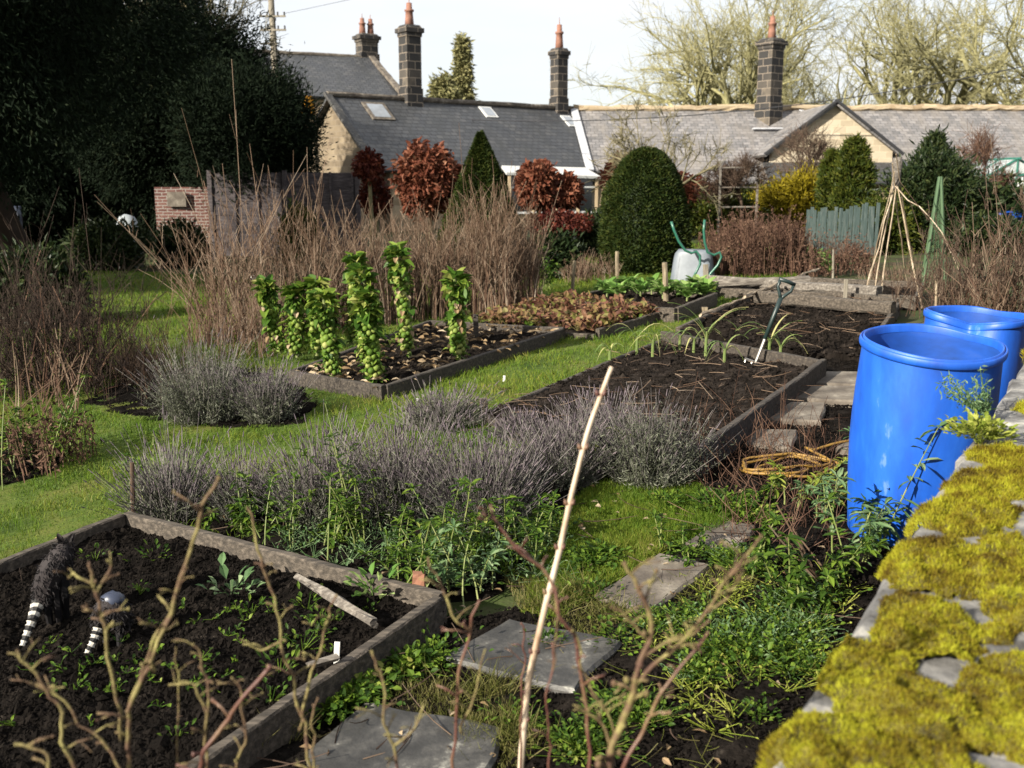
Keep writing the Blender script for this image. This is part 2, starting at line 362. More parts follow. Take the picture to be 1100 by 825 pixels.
M['bark'] = surf('mossy_bark', [(0, (.11, .10, .045)), (.5, (.28, .26, .115)), (1, (.48, .445, .25))], scale=3, rough=.9, bump=.3, island=.3)
M['bark2'] = surf('olive_bark', [(0, (.06, .05, .025)), (.5, (.15, .13, .065)), (1, (.26, .22, .13))], scale=4, rough=.9, bump=.3)
M['fartree'] = leafm('far_conifer', [(0, (.09, .10, .045)), (.5, (.24, .23, .10)), (1, (.46, .42, .20))], trans=.15)
M['slate'] = courses('roof_slate', [(0, (.06, .06, .064)), (.35, (.155, .15, .153)), (.65, (.27, .255, .253)), (1, (.42, .39, .375))], (.05, .048, .048), .32, .22, .015, rough=.62, bump=.6, mixf=.6, nscale=1.1, stain=(.17, .15, .13))
M['slate_dk'] = courses('old_slate', [(0, (.03, .032, .037)), (.5, (.065, .068, .075)), (1, (.135, .13, .125))], (.008, .008, .009), .32, .24, .018, rough=.5, bump=.6, mixf=.6, nscale=1.3, stain=(.03, .031, .03))
M['sandstone'] = courses('sandstone', [(0, (.18, .125, .07)), (.4, (.34, .25, .15)), (.7, (.46, .36, .23)), (1, (.58, .48, .33))], (.30, .24, .16), .55, .24, .012)
M['gable_stone'] = courses('dark_gable_stone', [(0, (.08, .058, .036)), (.4, (.17, .128, .08)), (.7, (.25, .195, .125)), (1, (.36, .29, .19))], (.15, .12, .085), .42, .22, .015)  # browner and darker than the stone of the other cottage walls
M['sandstone_pale'] = courses('pale_sandstone', [(0, (.27, .215, .14)), (.4, (.45, .375, .265)), (.7, (.57, .49, .365)), (1, (.72, .65, .52))], (.46, .38, .27), .55, .25, .012, mixf=.5)
M['chim'] = courses('chimney_stone', [(0, (.010, .009, .009)), (.4, (.024, .022, .021)), (.65, (.075, .063, .05)), (1, (.34, .27, .185))], (.16, .13, .10), .55, .32, .018)
M['brick'] = courses('red_brick', [(0, (.06, .022, .017)), (.5, (.13, .045, .034)), (1, (.24, .12, .095))], (.22, .20, .18), .22, .075, .01)  # brick colour darkened to stand in for shade from the yew
M['pot'] = plain('terracotta', (.26, .12, .08), .8, var=.35)
M['lead'] = plain('lead_flashing', (.50, .51, .54), .45)
M['white'] = plain('white_paint', (.72, .72, .70), .45)
M['glass'] = plain('window_glass', (.03, .035, .04), .08, spec=.7)
M['sky_glass'] = plain('skylight_glass', (.35, .38, .42), .08, spec=.9)
M['gutter'] = plain('dark_gutter', (.03, .03, .032), .4)
M['pole'] = surf('pole_wood', [(0, (.14, .12, .09)), (1, (.36, .32, .25))], scale=5, stretch=(4, 4, .4), rough=.9, bump=.3)
M['cable'] = plain('cable_black', (.03, .03, .035), .6)
M['fence_purple'] = surf('fence_panel_wood', [(0, (.028, .022, .024)), (.5, (.062, .05, .053)), (1, (.13, .11, .11))], scale=5, stretch=(1, 6, 6), rough=.9, bump=.4)  # purple-grey wood, darkened in colour to stand in for the yew's shade
M['fence_green'] = surf('green_fence_paint', [(0, (.018, .034, .032)), (.5, (.038, .066, .062)), (1, (.13, .145, .135))], scale=5, stretch=(6, 6, 1), rough=.8, bump=.3, island=.4)
M['barrow'] = surf('grey_plastic_tub', [(0, (.12, .14, .165)), (.5, (.165, .19, .22)), (1, (.21, .235, .265))], scale=5, rough=.5, bump=.05)
M['green_tube'] = plain('green_metal', (.025, .13, .085), .35)
M['forkgrip'] = plain('dark_green_handle', (.014, .03, .028), .45)
M['steel'] = plain('worn_steel', (.45, .43, .40), .4, metallic=.8)
M['yellow'] = plain('yellow_hose', (.26, .145, .022), .6, var=.5)
M['orangebox'] = plain('yellow_box', (.80, .38, .02), .5)
M['ghframe'] = plain('greenhouse_green', (.03, .16, .12), .4)
M['mesh_green'] = plain('green_netting', (.06, .115, .05), .8)
M['bamboo'] = surf('bamboo', [(0, (.17, .12, .075)), (.5, (.34, .26, .17)), (1, (.58, .48, .36))], scale=6, stretch=(2, 2, 1), rough=.7, bump=.2)
M['fur'] = leafm('dark_fur', [(0, (.006, .006, .007)), (.5, (.018, .016, .017)), (1, (.06, .05, .05))], trans=0, rough=.7)
M['band_black'] = plain('black_band', (.012, .011, .011), .7)
M['band_white'] = plain('white_band', (.55, .52, .46), .7)
M['bluegrey'] = plain('bluegrey_back', (.04, .05, .085), .4)
M['label'] = plain('plant_label_white', (.75, .74, .70), .5)
M['urn'] = plain('pale_stone', (.42, .46, .48), .7)
M['log'] = surf('grey_log', [(0, (.05, .042, .035)), (.5, (.14, .12, .10)), (1, (.30, .27, .23))], scale=7, stretch=(1, 6, 6), rough=.9, bump=.5)
M['terracotta_bit'] = plain('brick_fragment', (.27, .12, .07), .9, var=.4)
M['tuft'] = leafm('sedum_leaf', [(0, (.12, .18, .02)), (.5, (.28, .33, .05)), (1, (.48, .48, .12))], trans=.3)

# ================================================================== CAMERA, WORLD, SUN
cam = bpy.data.cameras.new('Camera'); co = bpy.data.objects.new('Camera', cam); COL.objects.link(co)
co.location = (0, 0, CAMZ); co.rotation_euler = (PI / 2 - PITCH, 0, 0)
cam.sensor_width = 36; cam.lens = 36; cam.clip_start = .05; cam.clip_end = 3000
cam.dof.use_dof = True; cam.dof.focus_distance = 5.2; cam.dof.aperture_fstop = 4.2
sc.camera = co

SUN = Vector((-.77, -.63, math.tan(math.radians(25)) * 1.0)).normalized()
sl = bpy.data.lights.new('Sun', 'SUN'); sl.energy = 5.0; sl.angle = math.radians(.6); sl.color = (1, .93, .80)
so = bpy.data.objects.new('Sun', sl); COL.objects.link(so); so.rotation_euler = SUN.to_track_quat('Z', 'Y').to_euler()

w = bpy.data.worlds.new('World'); sc.world = w; w.use_nodes = True; nt = w.node_tree; bg = nt.nodes['Background']
sky = nt.nodes.new('ShaderNodeTexSky'); sky.sky_type = 'NISHITA'; sky.sun_disc = False
sky.sun_elevation = math.asin(SUN.z); sky.sun_rotation = math.atan2(SUN.x, SUN.y)
sky.air_density = 1.0; sky.dust_density = 2.5; sky.ozone_density = 1
# thin bright cloud over the sky
tc = nt.nodes.new('ShaderNodeTexCoord'); mp = nt.nodes.new('ShaderNodeMapping'); mp.inputs['Scale'].default_value = (1, 1, 3.5)
nz = nt.nodes.new('ShaderNodeTexNoise'); nz.inputs['Scale'].default_value = 2.6; nz.inputs['Detail'].default_value = 7; nz.inputs['Roughness'].default_value = .55
rp = ramp(nt, [(.30, (.60 / ALB,) * 3), (.62, (1 / ALB,) * 3)])
mx = nt.nodes.new('ShaderNodeMix'); mx.data_type = 'RGBA'
nt.links.new(tc.outputs['Generated'], mp.inputs[0]); nt.links.new(mp.outputs[0], nz.inputs['Vector']); nt.links.new(nz.outputs['Fac'], rp.inputs[0])
nt.links.new(rp.outputs[0], mx.inputs['Factor']); nt.links.new(sky.outputs[0], mx.inputs['A']); mx.inputs['B'].default_value = (3.95, 4.0, 4.1, 1)
nt.links.new(mx.outputs['Result'], bg.inputs['Color']); bg.inputs['Strength'].default_value = .10
sc.view_settings.view_transform = 'Standard'; sc.view_settings.look = 'None'; sc.view_settings.gamma = 1; sc.view_settings.exposure = 1.36
sc.cycles.max_bounces = 6; sc.cycles.transparent_max_bounces = 8; sc.cycles.use_denoising = True
sc.cycles.caustics_reflective = False; sc.cycles.caustics_refractive = False

# ================================================================== GROUND
def sheet(name, xs, ys, mat, dz=0.0, amp=0.0, freq=2.0, kind='structure', parent=None):
    X, Y = np.meshgrid(xs, ys); Z = gz(X, Y) + dz
    if amp: Z = Z + fbm(np.stack([X * freq, Y * freq, X * 0], -1), 5) * amp
    nx, ny = len(xs), len(ys); v = np.stack([X, Y, Z], -1).reshape(-1, 3)
    i = (np.arange(ny - 1)[:, None] * nx + np.arange(nx - 1)[None]).ravel()
    mb = MB(); mb.add(v, np.stack([i, i + 1, i + nx + 1, i + nx], -1))
    o = mb.build(name, mat, parent, smooth=True); tag(o, kind=kind); return o
xs = np.unique(np.concatenate([np.linspace(-600, -30, 12), np.linspace(-30, 30, 121), np.linspace(30, 600, 12)]))
ys = np.unique(np.concatenate([np.linspace(-60, -4, 10), np.linspace(-4, 40, 120), np.linspace(40, 900, 16)]))
sheet('ground', xs, ys, M['ground'], -.03, 0)

def patch(poly, mat, name, dz, cell=.06, amp=.02, freq=5, kind='structure', parent=None, edge=.08, feather=True):
    """a draped sheet over a free outline, its edge sinking into the ground"""
    P = ragged(poly, .12, edge) if edge else np.array(poly); lo, hi = P[:, :2].min(0), P[:, :2].max(0)
    xs = np.arange(lo[0], hi[0] + cell, cell); ys = np.arange(lo[1], hi[1] + cell, cell)
    X, Y = np.meshgrid(xs, ys); nx, ny = len(xs), len(ys)
    ins = inpoly(X.ravel(), Y.ravel(), P).reshape(ny, nx)
    Z = gz(X, Y) + dz + fbm(np.stack([X * freq, Y * freq, 0 * X], -1), 5) * amp
    if feather: Z = np.where(ins, Z, gz(X, Y) - .04)
    q = ins[:-1, :-1] | ins[1:, :-1] | ins[:-1, 1:] | ins[1:, 1:]
    i = (np.arange(ny - 1)[:, None] * nx + np.arange(nx - 1)[None])[q]
    mb = MB(); mb.add(np.stack([X, Y, Z], -1).reshape(-1, 3), np.stack([i, i + 1, i + nx + 1, i + nx], -1))
    return mb, P

PX = lambda l: [spot(*p) for p in l]
lawn_poly = PX([(-330, 640), (-60, 622), (0, 604), (135, 556), (330, 600), (480, 575), (560, 520), (620, 440), (690, 400), (770, 352), (850, 305), (860, 290), (560, 285), (330, 300), (120, 290), (-200, 300), (-420, 420)])
lawn_small = PX([(560, 660), (596, 560), (640, 522), (735, 515), (800, 545), (775, 572), (720, 590), (640, 640), (600, 668)])
lawn_far = PX([(545, 284), (590, 262), (760, 262), (880, 268), (880, 284), (700, 284)])
for nm, pl in (('lawn', lawn_poly), ('lawn', lawn_small), ('lawn', lawn_far)):
    mb, P = patch(pl, M['lawn'], nm, .004, .10, .012); tag(mb.build(nm, M['lawn'], smooth=True), kind='structure')

soil_polys = [PX([(85, 432), (130, 412), (200, 396), (300, 398), (345, 432), (325, 458), (250, 462), (150, 452)]),          # under the left lavender
              PX([(-60, 500), (0, 525), (60, 508), (75, 490), (30, 470), (-60, 455)]),                                      # left edge clump
              PX([(150, 552), (470, 640), (520, 640), (600, 560), (620, 520), (560, 500), (440, 520), (300, 520), (170, 520)]),   # lavender strip
              PX([(470, 660), (560, 660), (640, 640), (740, 600), (760, 560), (740, 500), (800, 470), (885, 388), (940, 380), (1085, 400), (1070, 520), (990, 640), (900, 780), (800, 900), (660, 930), (200, 980), (190, 840), (330, 760)])]
for pl in soil_polys:
    mb, P = patch(pl, M['soil'], 'soil', .010, .04, .035, 9); rp_ = scatter(P, 30000 if pl is soil_polys[3] else 5000); rp_[:, 2] += .015
    rocks(mb, rp_, R.uniform(.003, .011, len(rp_))); tag(mb.build('soil', M['soil']), kind='structure')

# ================================================================== STONE COTTAGES
def panel(name, pts, mat, parent, xdir, thick=.12, smooth=False):
    """flat polygon with thickness; the object's local x follows xdir so coursed materials lie level"""
    P = np.array(pts, float); o = P.mean(0); x = nrm(xdir)
    nn = np.zeros(3)
    for i in range(len(P)): nn += np.cross(P[i] - o, P[(i + 1) % len(P)] - o)
    nn = nrm(nn); x = nrm(x - nn * np.dot(x, nn)); y = np.cross(nn, x)
    L = np.stack([(P - o) @ x, (P - o) @ y, np.zeros(len(P))], -1); n = len(P)
    mb = MB(); j = np.arange(n); k = (j + 1) % n
    mb.add(np.concatenate([L, L - [0, 0, thick]]), np.arange(n)[None], (n + np.arange(n)[::-1])[None], np.stack([k, j, n + j, n + k], -1))
    ob = bpy.data.objects.new(name, mb.mesh(name, mat)); COL.objects.link(ob); ob.parent = parent
    p0 = np.array(parent.location) if parent is not None else np.zeros(3)
    if parent is not None and parent.parent is not None: p0 = p0 + np.array(parent.parent.location)
    m = Matrix(((x[0], y[0], nn[0], o[0] - p0[0]), (x[1], y[1], nn[1], o[1] - p0[1]), (x[2], y[2], nn[2], o[2] - p0[2]), (0, 0, 0, 1)))
    ob.matrix_basis = m; return ob

def chim_mat(base):
    m = base.copy(); nt = m.node_tree
    tcn = [n for n in nt.nodes if n.type == 'TEX_COORD'][0]; sx = nt.nodes.new('ShaderNodeSeparateXYZ'); cx = nt.nodes.new('ShaderNodeCombineXYZ'); ad = nt.nodes.new('ShaderNodeMath')
    nt.links.new(tcn.outputs['Object'], sx.inputs[0]); nt.links.new(sx.outputs[0], ad.inputs[0]); nt.links.new(sx.outputs[1], ad.inputs[1])
    nt.links.new(ad.outputs[0], cx.inputs[0]); nt.links.new(sx.outputs[2], cx.inputs[1])
    for l in list(nt.links):
        if l.from_node == tcn and l.to_node != sx: s = l.to_socket; nt.links.remove(l); nt.links.new(cx.outputs[0], s)
    return m
M['chim'] = chim_mat(M['chim'])

def box(mb, c, sx, sy, z0, z1, taper=1.0, mi=0):
    a, b = sx / 2, sy / 2; q = [(-a, -b), (a, -b), (a, b), (-a, b)]
    v = [(c[0] + x, c[1] + y, z0) for x, y in q] + [(c[0] + x * taper, c[1] + y * taper, z1) for x, y in q]
    mb.add(v, [[0, 1, 5, 4], [1, 2, 6, 5], [2, 3, 7, 6], [3, 0, 4, 7], [4, 5, 6, 7], [3, 2, 1, 0]], mi=mi)

def chimney(parent, x, y, z0, z1, wd, rot, pots, poth=.9, dp=None):
    p0 = parent.location; dp = dp or wd
    mb = MB(); box(mb, (0, 0), wd * 1.12, dp * 1.12, z0 - 1, z0 + .45); box(mb, (0, 0), wd, dp, z0 + .45, z1 - .45)
    o = bpy.data.objects.new('chimney', mb.mesh('chimney', M['chim'])); COL.objects.link(o); o.parent = parent
    o.location = (x - p0.x, y - p0.y, -p0.z); o.rotation_euler = (0, 0, rot)
    mb = MB(); box(mb, (0, 0), wd * 1.1, dp * 1.1, z1 - .45, z1 - .3); box(mb, (0, 0), wd * 1.3, dp * 1.3, z1 - .3, z1 - .12); box(mb, (0, 0), wd * 1.12, dp * 1.12, z1 - .12, z1, .8)
    c = bpy.data.objects.new('chimney_cap', mb.mesh('chimney_cap', M['chim'])); COL.objects.link(c); c.parent = o
    for px_ in pots:
        mb = MB(); lathe(mb, [(.0, z1 - .05), (.19, z1 - .05), (.16, z1 + poth * .35), (.145, z1 + poth * .6), (.19, z1 + poth * .62), (.19, z1 + poth * .7), (.12, z1 + poth * .72), (.11, z1 + poth), (.02, z1 + poth), (.012, z1 + poth * 1.3)], (px_, 0, 0), 14)
        c = bpy.data.objects.new('chimney_pot', mb.mesh('chimney_pot', M['pot'], True)); COL.objects.link(c); c.parent = o
    return o

H = thing('stone_cottage', (3, 44, .4), 'long low stone cottage row with slate roofs, three tall chimneys and a cream gable', 'cottage')
d = np.array([.8, .6, 0]); n_ = np.array([.6, -.8, 0]); A = np.array([-6.9, 40.8, 5.2]); B = np.array([2.8, 48, 5.2]); Z3 = np.array([0, 0, 1.0])
gf = A + 3.5 * n_; gb = A - 3.5 * n_; lo = lambda p, z: np.array([p[0], p[1], z])
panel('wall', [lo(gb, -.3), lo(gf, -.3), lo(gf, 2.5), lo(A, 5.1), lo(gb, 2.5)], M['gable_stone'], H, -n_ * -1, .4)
panel('wall', [lo(gf, -.3), lo(gf + d * 10, -.3), lo(gf + d * 10, 2.5), lo(gf, 2.5)], M['sandstone'], H, d, .3)
ev = 3.75; ez = 5.2 - 2.65 * ev / 3.5
rA = A - d * .25
panel('roof', [lo(rA + n_ * ev, ez), (3.25, 43.75, ez), B, rA], M['slate_dk'], H, d, .1)
panel('roof', [rA, B, lo(B - n_ * ev, ez), lo(rA - n_ * ev, ez)], M['slate_dk'], H, d, .1)
mb = MB(); bar(mb, rA + [0, 0, .05], B + [0, 0, .05], .28, .2, .08, .01, .4); mb.build('ridge_tiles', M['stone'], H)
mb = MB(); bar(mb, lo(rA + n_ * ev, ez + .06), rA + [0, 0, .08], .3, .12, .02, .01, .4); mb.build('gable_coping', M['stone_dark'], H)
mb = MB(); bar(mb, B + [0, -.1, .06], (3.27, 43.7, ez + .1), .34, .05, .01, .004, .4); mb.build('lead_valley', M['lead'], H)
mb = MB(); tube(mb, [lo(gf + n_ * .33, ez - .02), lo(gf + d * 10 + n_ * .33, ez - .02)], .07, 8); mb.build('gutter', M['gutter'], H)
# far wing
panel('wall', [(3.2, 44.25, -.3), (27, 44.25, -.3), (27, 44.25, 2.5), (3.2, 44.25, 2.5)], M['sandstone'], H, (1, 0, 0), .3)
panel('roof', [(3.25, 43.8, 2.42), (27, 43.8, 2.42), (27, 48, 5.2), (2.8, 48, 5.2)], M['slate'], H, (1, 0, 0), .1)
mb = MB(); bar(mb, (2.8, 48, 5.26), (27, 48, 5.30), .34, .26, .08, .03, .35); mb.build('ridge_tiles', M['sandstone'], H)
panel('lean_to_roof', [(5.9, 42.1, 1.86), (10.6, 42.1, 1.86), (10.6, 43.78, 2.5), (5.9, 43.78, 2.5)], M['slate'], H, (1, 0, 0), .08)
panel('wall', [(5.9, 42.4, -.3), (10.9, 42.4, -.3), (10.9, 42.4, 1.84), (5.9, 42.4, 1.84)], M['sandstone'], H, (1, 0, 0), .2)
panel('lean_to_roof', [(10.2, 41.1, 1.92), (16.2, 41.1, 1.92), (16.2, 42.58, 2.74), (10.2, 42.58, 2.74)], M['slate_dk'], H, (1, 0, 0), .08)
panel('wall', [(10.5, 41.4, -.3), (16, 41.4, -.3), (16, 41.4, 1.9), (10.5, 41.4, 1.9)], M['sandstone'], H, (1, 0, 0), .2)
mb = MB(); tube(mb, [(5.8, 42.02, 1.84), (10.2, 42.02, 1.84)], .07, 8); tube(mb, [(10.15, 41.02, 1.9), (16.2, 41.02, 1.9)], .07, 8); mb.build('gutter', M['gutter'], H)
panel('gable_wall', [(10.55, 42.6, 1.0), (15.45, 42.6, 1.0), (15.45, 42.6, 3.2), (13.0, 42.6, 5.0), (10.55, 42.6, 3.2)], M['sandstone_pale'], H, (1, 0, 0), .4)
for s in (-1, 1):
    xe = 13.0 + s * 2.8
    q = [(13.0, 42.35, 5.1), (13.0, 47.9, 5.1), (xe, 44.75, 3.04), (xe, 42.35, 3.04)]
    panel('roof', q if s < 0 else q[::-1], M['slate'], H, (0, 1, 0), .1)
    mb = MB(); bar(mb, (xe, 42.34, 3.06), (13.0, 42.34, 5.14), .12, .14, .02, .004, .4, up=(0, -1, 0)); mb.build('bargeboard', M['gutter'], H)
mb = MB(); bar(mb, (13.05, 47.7, 5.16), (15.85, 44.7, 3.16), .34, .05, .01, .004, .4); mb.build('lead_valley', M['lead'], H)
rot = math.atan2(.6, .8)
chimney(H, -4.1, 42.9, 5.2, 8.1, .66, rot, [0.0], .85); chimney(H, 2.1, 47.5, 5.2, 7.8, .56, rot, [0.0], 1.0); chimney(H, 11.5, 47.4, 5.0, 8.2, .78, rot, [0.0], .95)
mb = MB(); bar(mb, (10.6, 46.4, 4.28), (12.3, 46.4, 4.28), .2, .06, .01, .01, .2); mb.build('lead_apron', M['lead'], H)
# skylights on the left wing's front slope
up_s = nrm(np.array([-n_[0] * 3.5, -n_[1] * 3.5, 2.65])); nsl = nrm(np.cross(d, up_s))
for s_, dn, w_, h_, op in ((1.55, .95, 1.0, 1.15, 0), (7.0, .62, .62, .75, 0), (11.2, 1.0, .55, .8, 0)):
    c = A + d * s_ - up_s * dn + nsl * .06
    fr = panel('skylight', [c - d * w_ / 2 - up_s * h_ / 2, c + d * w_ / 2 - up_s * h_ / 2, c + d * w_ / 2 + up_s * h_ / 2, c - d * w_ / 2 + up_s * h_ / 2], M['white' if w_ < .9 else 'stone'], H, d, .06)
    g = MB(); g.add([(-w_ * .36, -h_ * .38, .012), (w_ * .36, -h_ * .38, .012), (w_ * .36, h_ * .38, .012), (-w_ * .36, h_ * .38, .012)], [[0, 1, 2, 3]])
    go = bpy.data.objects.new('pane', g.mesh('pane', M['sky_glass'])); COL.objects.link(go); go.parent = fr
# windows
def window(x, y, z0, z1, wd, nrmy=-1, bars=2):
    fr = MB(); t = .07
    bar(fr, (x - wd / 2, y, z0), (x - wd / 2, y, z1), t, .1, up=(0, 1, 0)); bar(fr, (x + wd / 2, y, z0), (x + wd / 2, y, z1), t, .1, up=(0, 1, 0))
    bar(fr, (x - wd / 2, y, z1), (x + wd / 2, y, z1), .1, t); bar(fr, (x - wd / 2, y - .03, z0), (x + wd / 2, y - .03, z0), .16, t)
    for k in range(1, bars): xx = x - wd / 2 + wd * k / bars; bar(fr, (xx, y, z0), (xx, y, z1), .05, .08, up=(0, 1, 0))
    f = fr.build('window', M['white'], H)
    g = MB(); g.add([(x - wd / 2, y + .03, z0), (x + wd / 2, y + .03, z0), (x + wd / 2, y + .03, z1), (x - wd / 2, y + .03, z1)], [[0, 1, 2, 3]]); g.build('pane', M['glass'], f)
window(10.95, 41.25, .95, 1.65, .9); window(8.4, 42.25, .75, 1.6, 1.0); window(20.5, 44.1, .9, 2.0, 1.1); window(4.6, 44.1, .9, 2.0, .9)
# glazed porch against the left wing
PO = MB()
porch_roof = panel('porch_roof', [(-.2, 39.6, 2.28), (3.5, 41.2, 2.20), (3.0, 43.2, 2.52), (-.4, 41.2, 2.62)], M['white'], H, (1, .4, 0), .1)
for (x, y) in ((-.1, 39.75), (.8, 40.15), (1.7, 40.55), (2.6, 40.95), (3.35, 41.3)):
    mb = MB(); bar(mb, (x, y, -.2), (x, y, 2.2), .12, .12, up=(0, 1, 0)); mb.build('porch_post', M['sandstone'], H)
panel('porch_wall', [(-.1, 39.8, -.3), (3.35, 41.35, -.3), (3.35, 41.35, .75), (-.1, 39.8, .75)], M['sandstone'], H, (1, .45, 0), .15)
panel('porch_glazing', [(-.1, 39.85, .75), (3.35, 41.4, .75), (3.35, 41.4, 2.15), (-.1, 39.85, 2.15)], M['glass'], H, (1, .45, 0), .02)
mb = MB(); bar(mb, (-.1, 39.76, .78), (3.35, 41.31, .78), .14, .08); bar(mb, (-.1, 39.76, 1.75), (3.35, 41.31, 1.75), .06, .06); mb.build('porch_rail', M['white'], H)

# taller slate-roofed house behind on the left
H2 = thing('slate_house', (-9, 54, .4), 'taller house with a long dark slate roof rising behind the left end of the cottages', 'house')
r0, r1 = at(150, 56, 53.0), at(398, 73, 58.0); r1[2] = r0[2] = 8.6
e0, e1 = at(150, 106, 49.5), at(434, 109, 54.0); e0[2] = e1[2] = 6.2
panel('roof', [e0, e1, r1, r0], M['slate_dk'], H2, e1 - e0, .15)
b1 = r1 + (r1 - e1) * [1, 1, 0]; b1[2] = e1[2]; b0 = r0 + (r0 - e0) * [1, 1, 0]; b0[2] = e0[2]
panel('roof', [r0, r1, b1, b0], M['slate_dk'], H2, e1 - e0, .15)
inn = lambda p, q: p + nrm(q - p) * .3
panel('wall', [lo(e0 + [.1, .3, 0], -.3), lo(e1 + [-.3, .2, 0], -.3), e1 + [-.3, .2, -.1], e0 + [.1, .3, -.1]], M['sandstone'], H2, e1 - e0, .3)
panel('wall', [lo(e1 + [-.3, .3, 0], -.3), lo(b1 + [-.3, 0, 0], -.3), b1 + [-.3, 0, -.1], r1 + [-.2, 0, -.15], e1 + [-.3, .3, -.1]], M['sandstone'], H2, b1 - e1, .3)
mb = MB(); bar(mb, r0 + [0, 0, .05], r1 + [0, 0, .05], .3, .2, .06, .01, .4); bar(mb, e1 + [.05, 0, .08], r1 + [.05, 0, .1], .35, .16, .03, .01, .4); mb.build('ridge_tiles', M['stone'], H2)
chimney(H2, -7.9, 58.2, 8.4, 9.9, 1.0, rot, [-.25, .25], .8, .7)

bx = MB(); p = at(351, 116, 40.2); box(bx, (0, 0), .42, .3, -.3, .3, .85); box(bx, (0, 0), .3, .22, .3, .38)
o = bx.build('alarm_box', M['orangebox'], None); o.location = tuple(p + np.array([.1, .1, 0])); o.rotation_euler = (0, 0, rot)
o.location = tuple(A + np.array([-.5, -.36, -.35]) + n_ * -.9); tag(o, 'yellow box fixed near the top of the left cottage gable', 'alarm box')

# pole and wires
mb = MB(); p = gp(301, 41, 200); base = np.array([p[0], 41, gz(p[0], 41)])
T = thing('telegraph_pole', base, 'weathered wooden telegraph pole rising above the dark yew', 'pole')
tube(mb, [base - [0, 0, .5], base + [.02, 0, 4.5], base + [-.05, 0, 8.85]], [.17, .15, .11], 10); mb.build('post', M['pole'], T)
mb = MB()
for k, z in enumerate((8.1, 7.6, 7.1)): bar(mb, base + [-.05 - .45, -.1, z], base + [-.05 + (.55 if k < 2 else .2), -.1, z], .05, .07)
mb.build('crossarm', M['pole'], T)
mb = MB(); tube(mb, [base + [-.05, 0, 8.8], base + [-.05, 0, 9.25]], .035, 6)
for dx in (-.45, -.2, .2, .45):
    for z in (8.1, 7.6): tube(mb, [base + [dx, -.1, z + .02], base + [dx, -.1, z + .16]], .035, 6)
mb.build('insulator', M['gutter'], T)
def cable(p0, p1, sag, r, lab):
    t = np.linspace(0, 1, 24)[:, None]; P = np.asarray(p0) * (1 - t) + np.asarray(p1) * t; P[:, 2] -= (4 * sag * t * (1 - t))[:, 0]
    mb = MB(); tube(mb, P, r, 5); tag(mb.build('overhead_cable', M['cable']), lab, 'cable', 'overhead cables')
cable(at(180, 90, 46), at(1400, -8, 38), 2.8, .02, 'dark overhead cable sagging low across the cottage chimneys to the right edge')
cable(base + [.45, -.1, 8.2], at(1300, -290, 30), .6, .008, 'thin overhead cable crossing the pale sky above the chimneys')

# ================================================================== TREES
def grow(mb, tips, p, dr, L, r, lev, cfg):
    seg = 5 if lev > 1 else 4; pts = [np.array(p, float)]; dcur = nrm(dr); rad = [r]
    for i in range(seg):
        dcur = nrm(dcur + np.random.default_rng(cfg['rng'].integers(1 << 30)).normal(size=3) * cfg['wig'] + np.array([0, 0, cfg['up']]))
        pts.append(pts[-1] + dcur * L / seg); rad.append(r * (1 - (1 - cfg['taper']) * (i + 1) / seg))
    tube(mb, pts, rad, cfg['sides'][lev], cap=False)
    if lev == 0: tips.append((pts[-1], dcur)); return
    nch = cfg['n'][lev]
    for k in range(nch):
        t = cfg['t0'][lev] + (1 - cfg['t0'][lev]) * (k + cfg['rng'].random() * .8) / nch; f = t * seg; i = min(int(f), seg - 1)
        q = pts[i] + (pts[i + 1] - pts[i]) * (f - i); ax = nrm(pts[i + 1] - pts[i])
        side = nrm(np.cross(ax, cfg['rng'].normal(size=3))); a = cfg['ang'][lev] * (.7 + .6 * cfg['rng'].random())
        grow(mb, tips, q, ax * math.cos(a) + side * math.sin(a), L * cfg['len'][lev] * (.7 + .6 * cfg['rng'].random()) * (1.1 - .35 * t), max(r * (1 - (1 - cfg['taper']) * t) * cfg['rr'], cfg['rmin']), lev - 1, cfg)
    if lev >= 1: tips.append((pts[-1], dcur))

def bare_tree(name, base, h, lab, cat, mat, group=None, seed=1, lev=4, trunk=.3, tr=.35, spread=.75, n=(0, 5, 5, 6, 8), rmin=.012, tw=10, twl=.9, cfgx=None):
    rng = np.random.default_rng(seed)
    cfg = dict(rng=rng, wig=.13, up=.03, taper=.45, sides=[3, 3, 4, 5, 8], n=n, t0=[0, .25, .25, .3, .55], ang=[.5, .6, .65, .7, spread], len=[.5, .55, .6, .65, 1.2], rr=.62, rmin=rmin)
    if cfgx: cfg.update(cfgx)
    T = thing(name, base, lab, cat, group); mb = MB(); tips = []
    grow(mb, tips, np.asarray(base) - [0, 0, .3], (0, 0, 1), h * trunk, tr, lev, cfg); mb.build('trunk', mat, T, smooth=True)
    P = np.array([t[0] for t in tips]); D = np.array([t[1] for t in tips]); P = np.repeat(P, tw, 0); D = np.repeat(D, tw, 0)
    D = nrm(D + R.normal(size=D.shape) * .55); P = P - D * R.uniform(0, .6, (len(P), 1)) * twl
    mb = MB(); stems(mb, P, D, R.uniform(.4, 1, len(P)) * twl, rmin * .8, rmin * .35, R.normal(size=P.shape) * .2 + [0, 0, .1], 2, 3); mb.build('crown', mat, T)
    return T

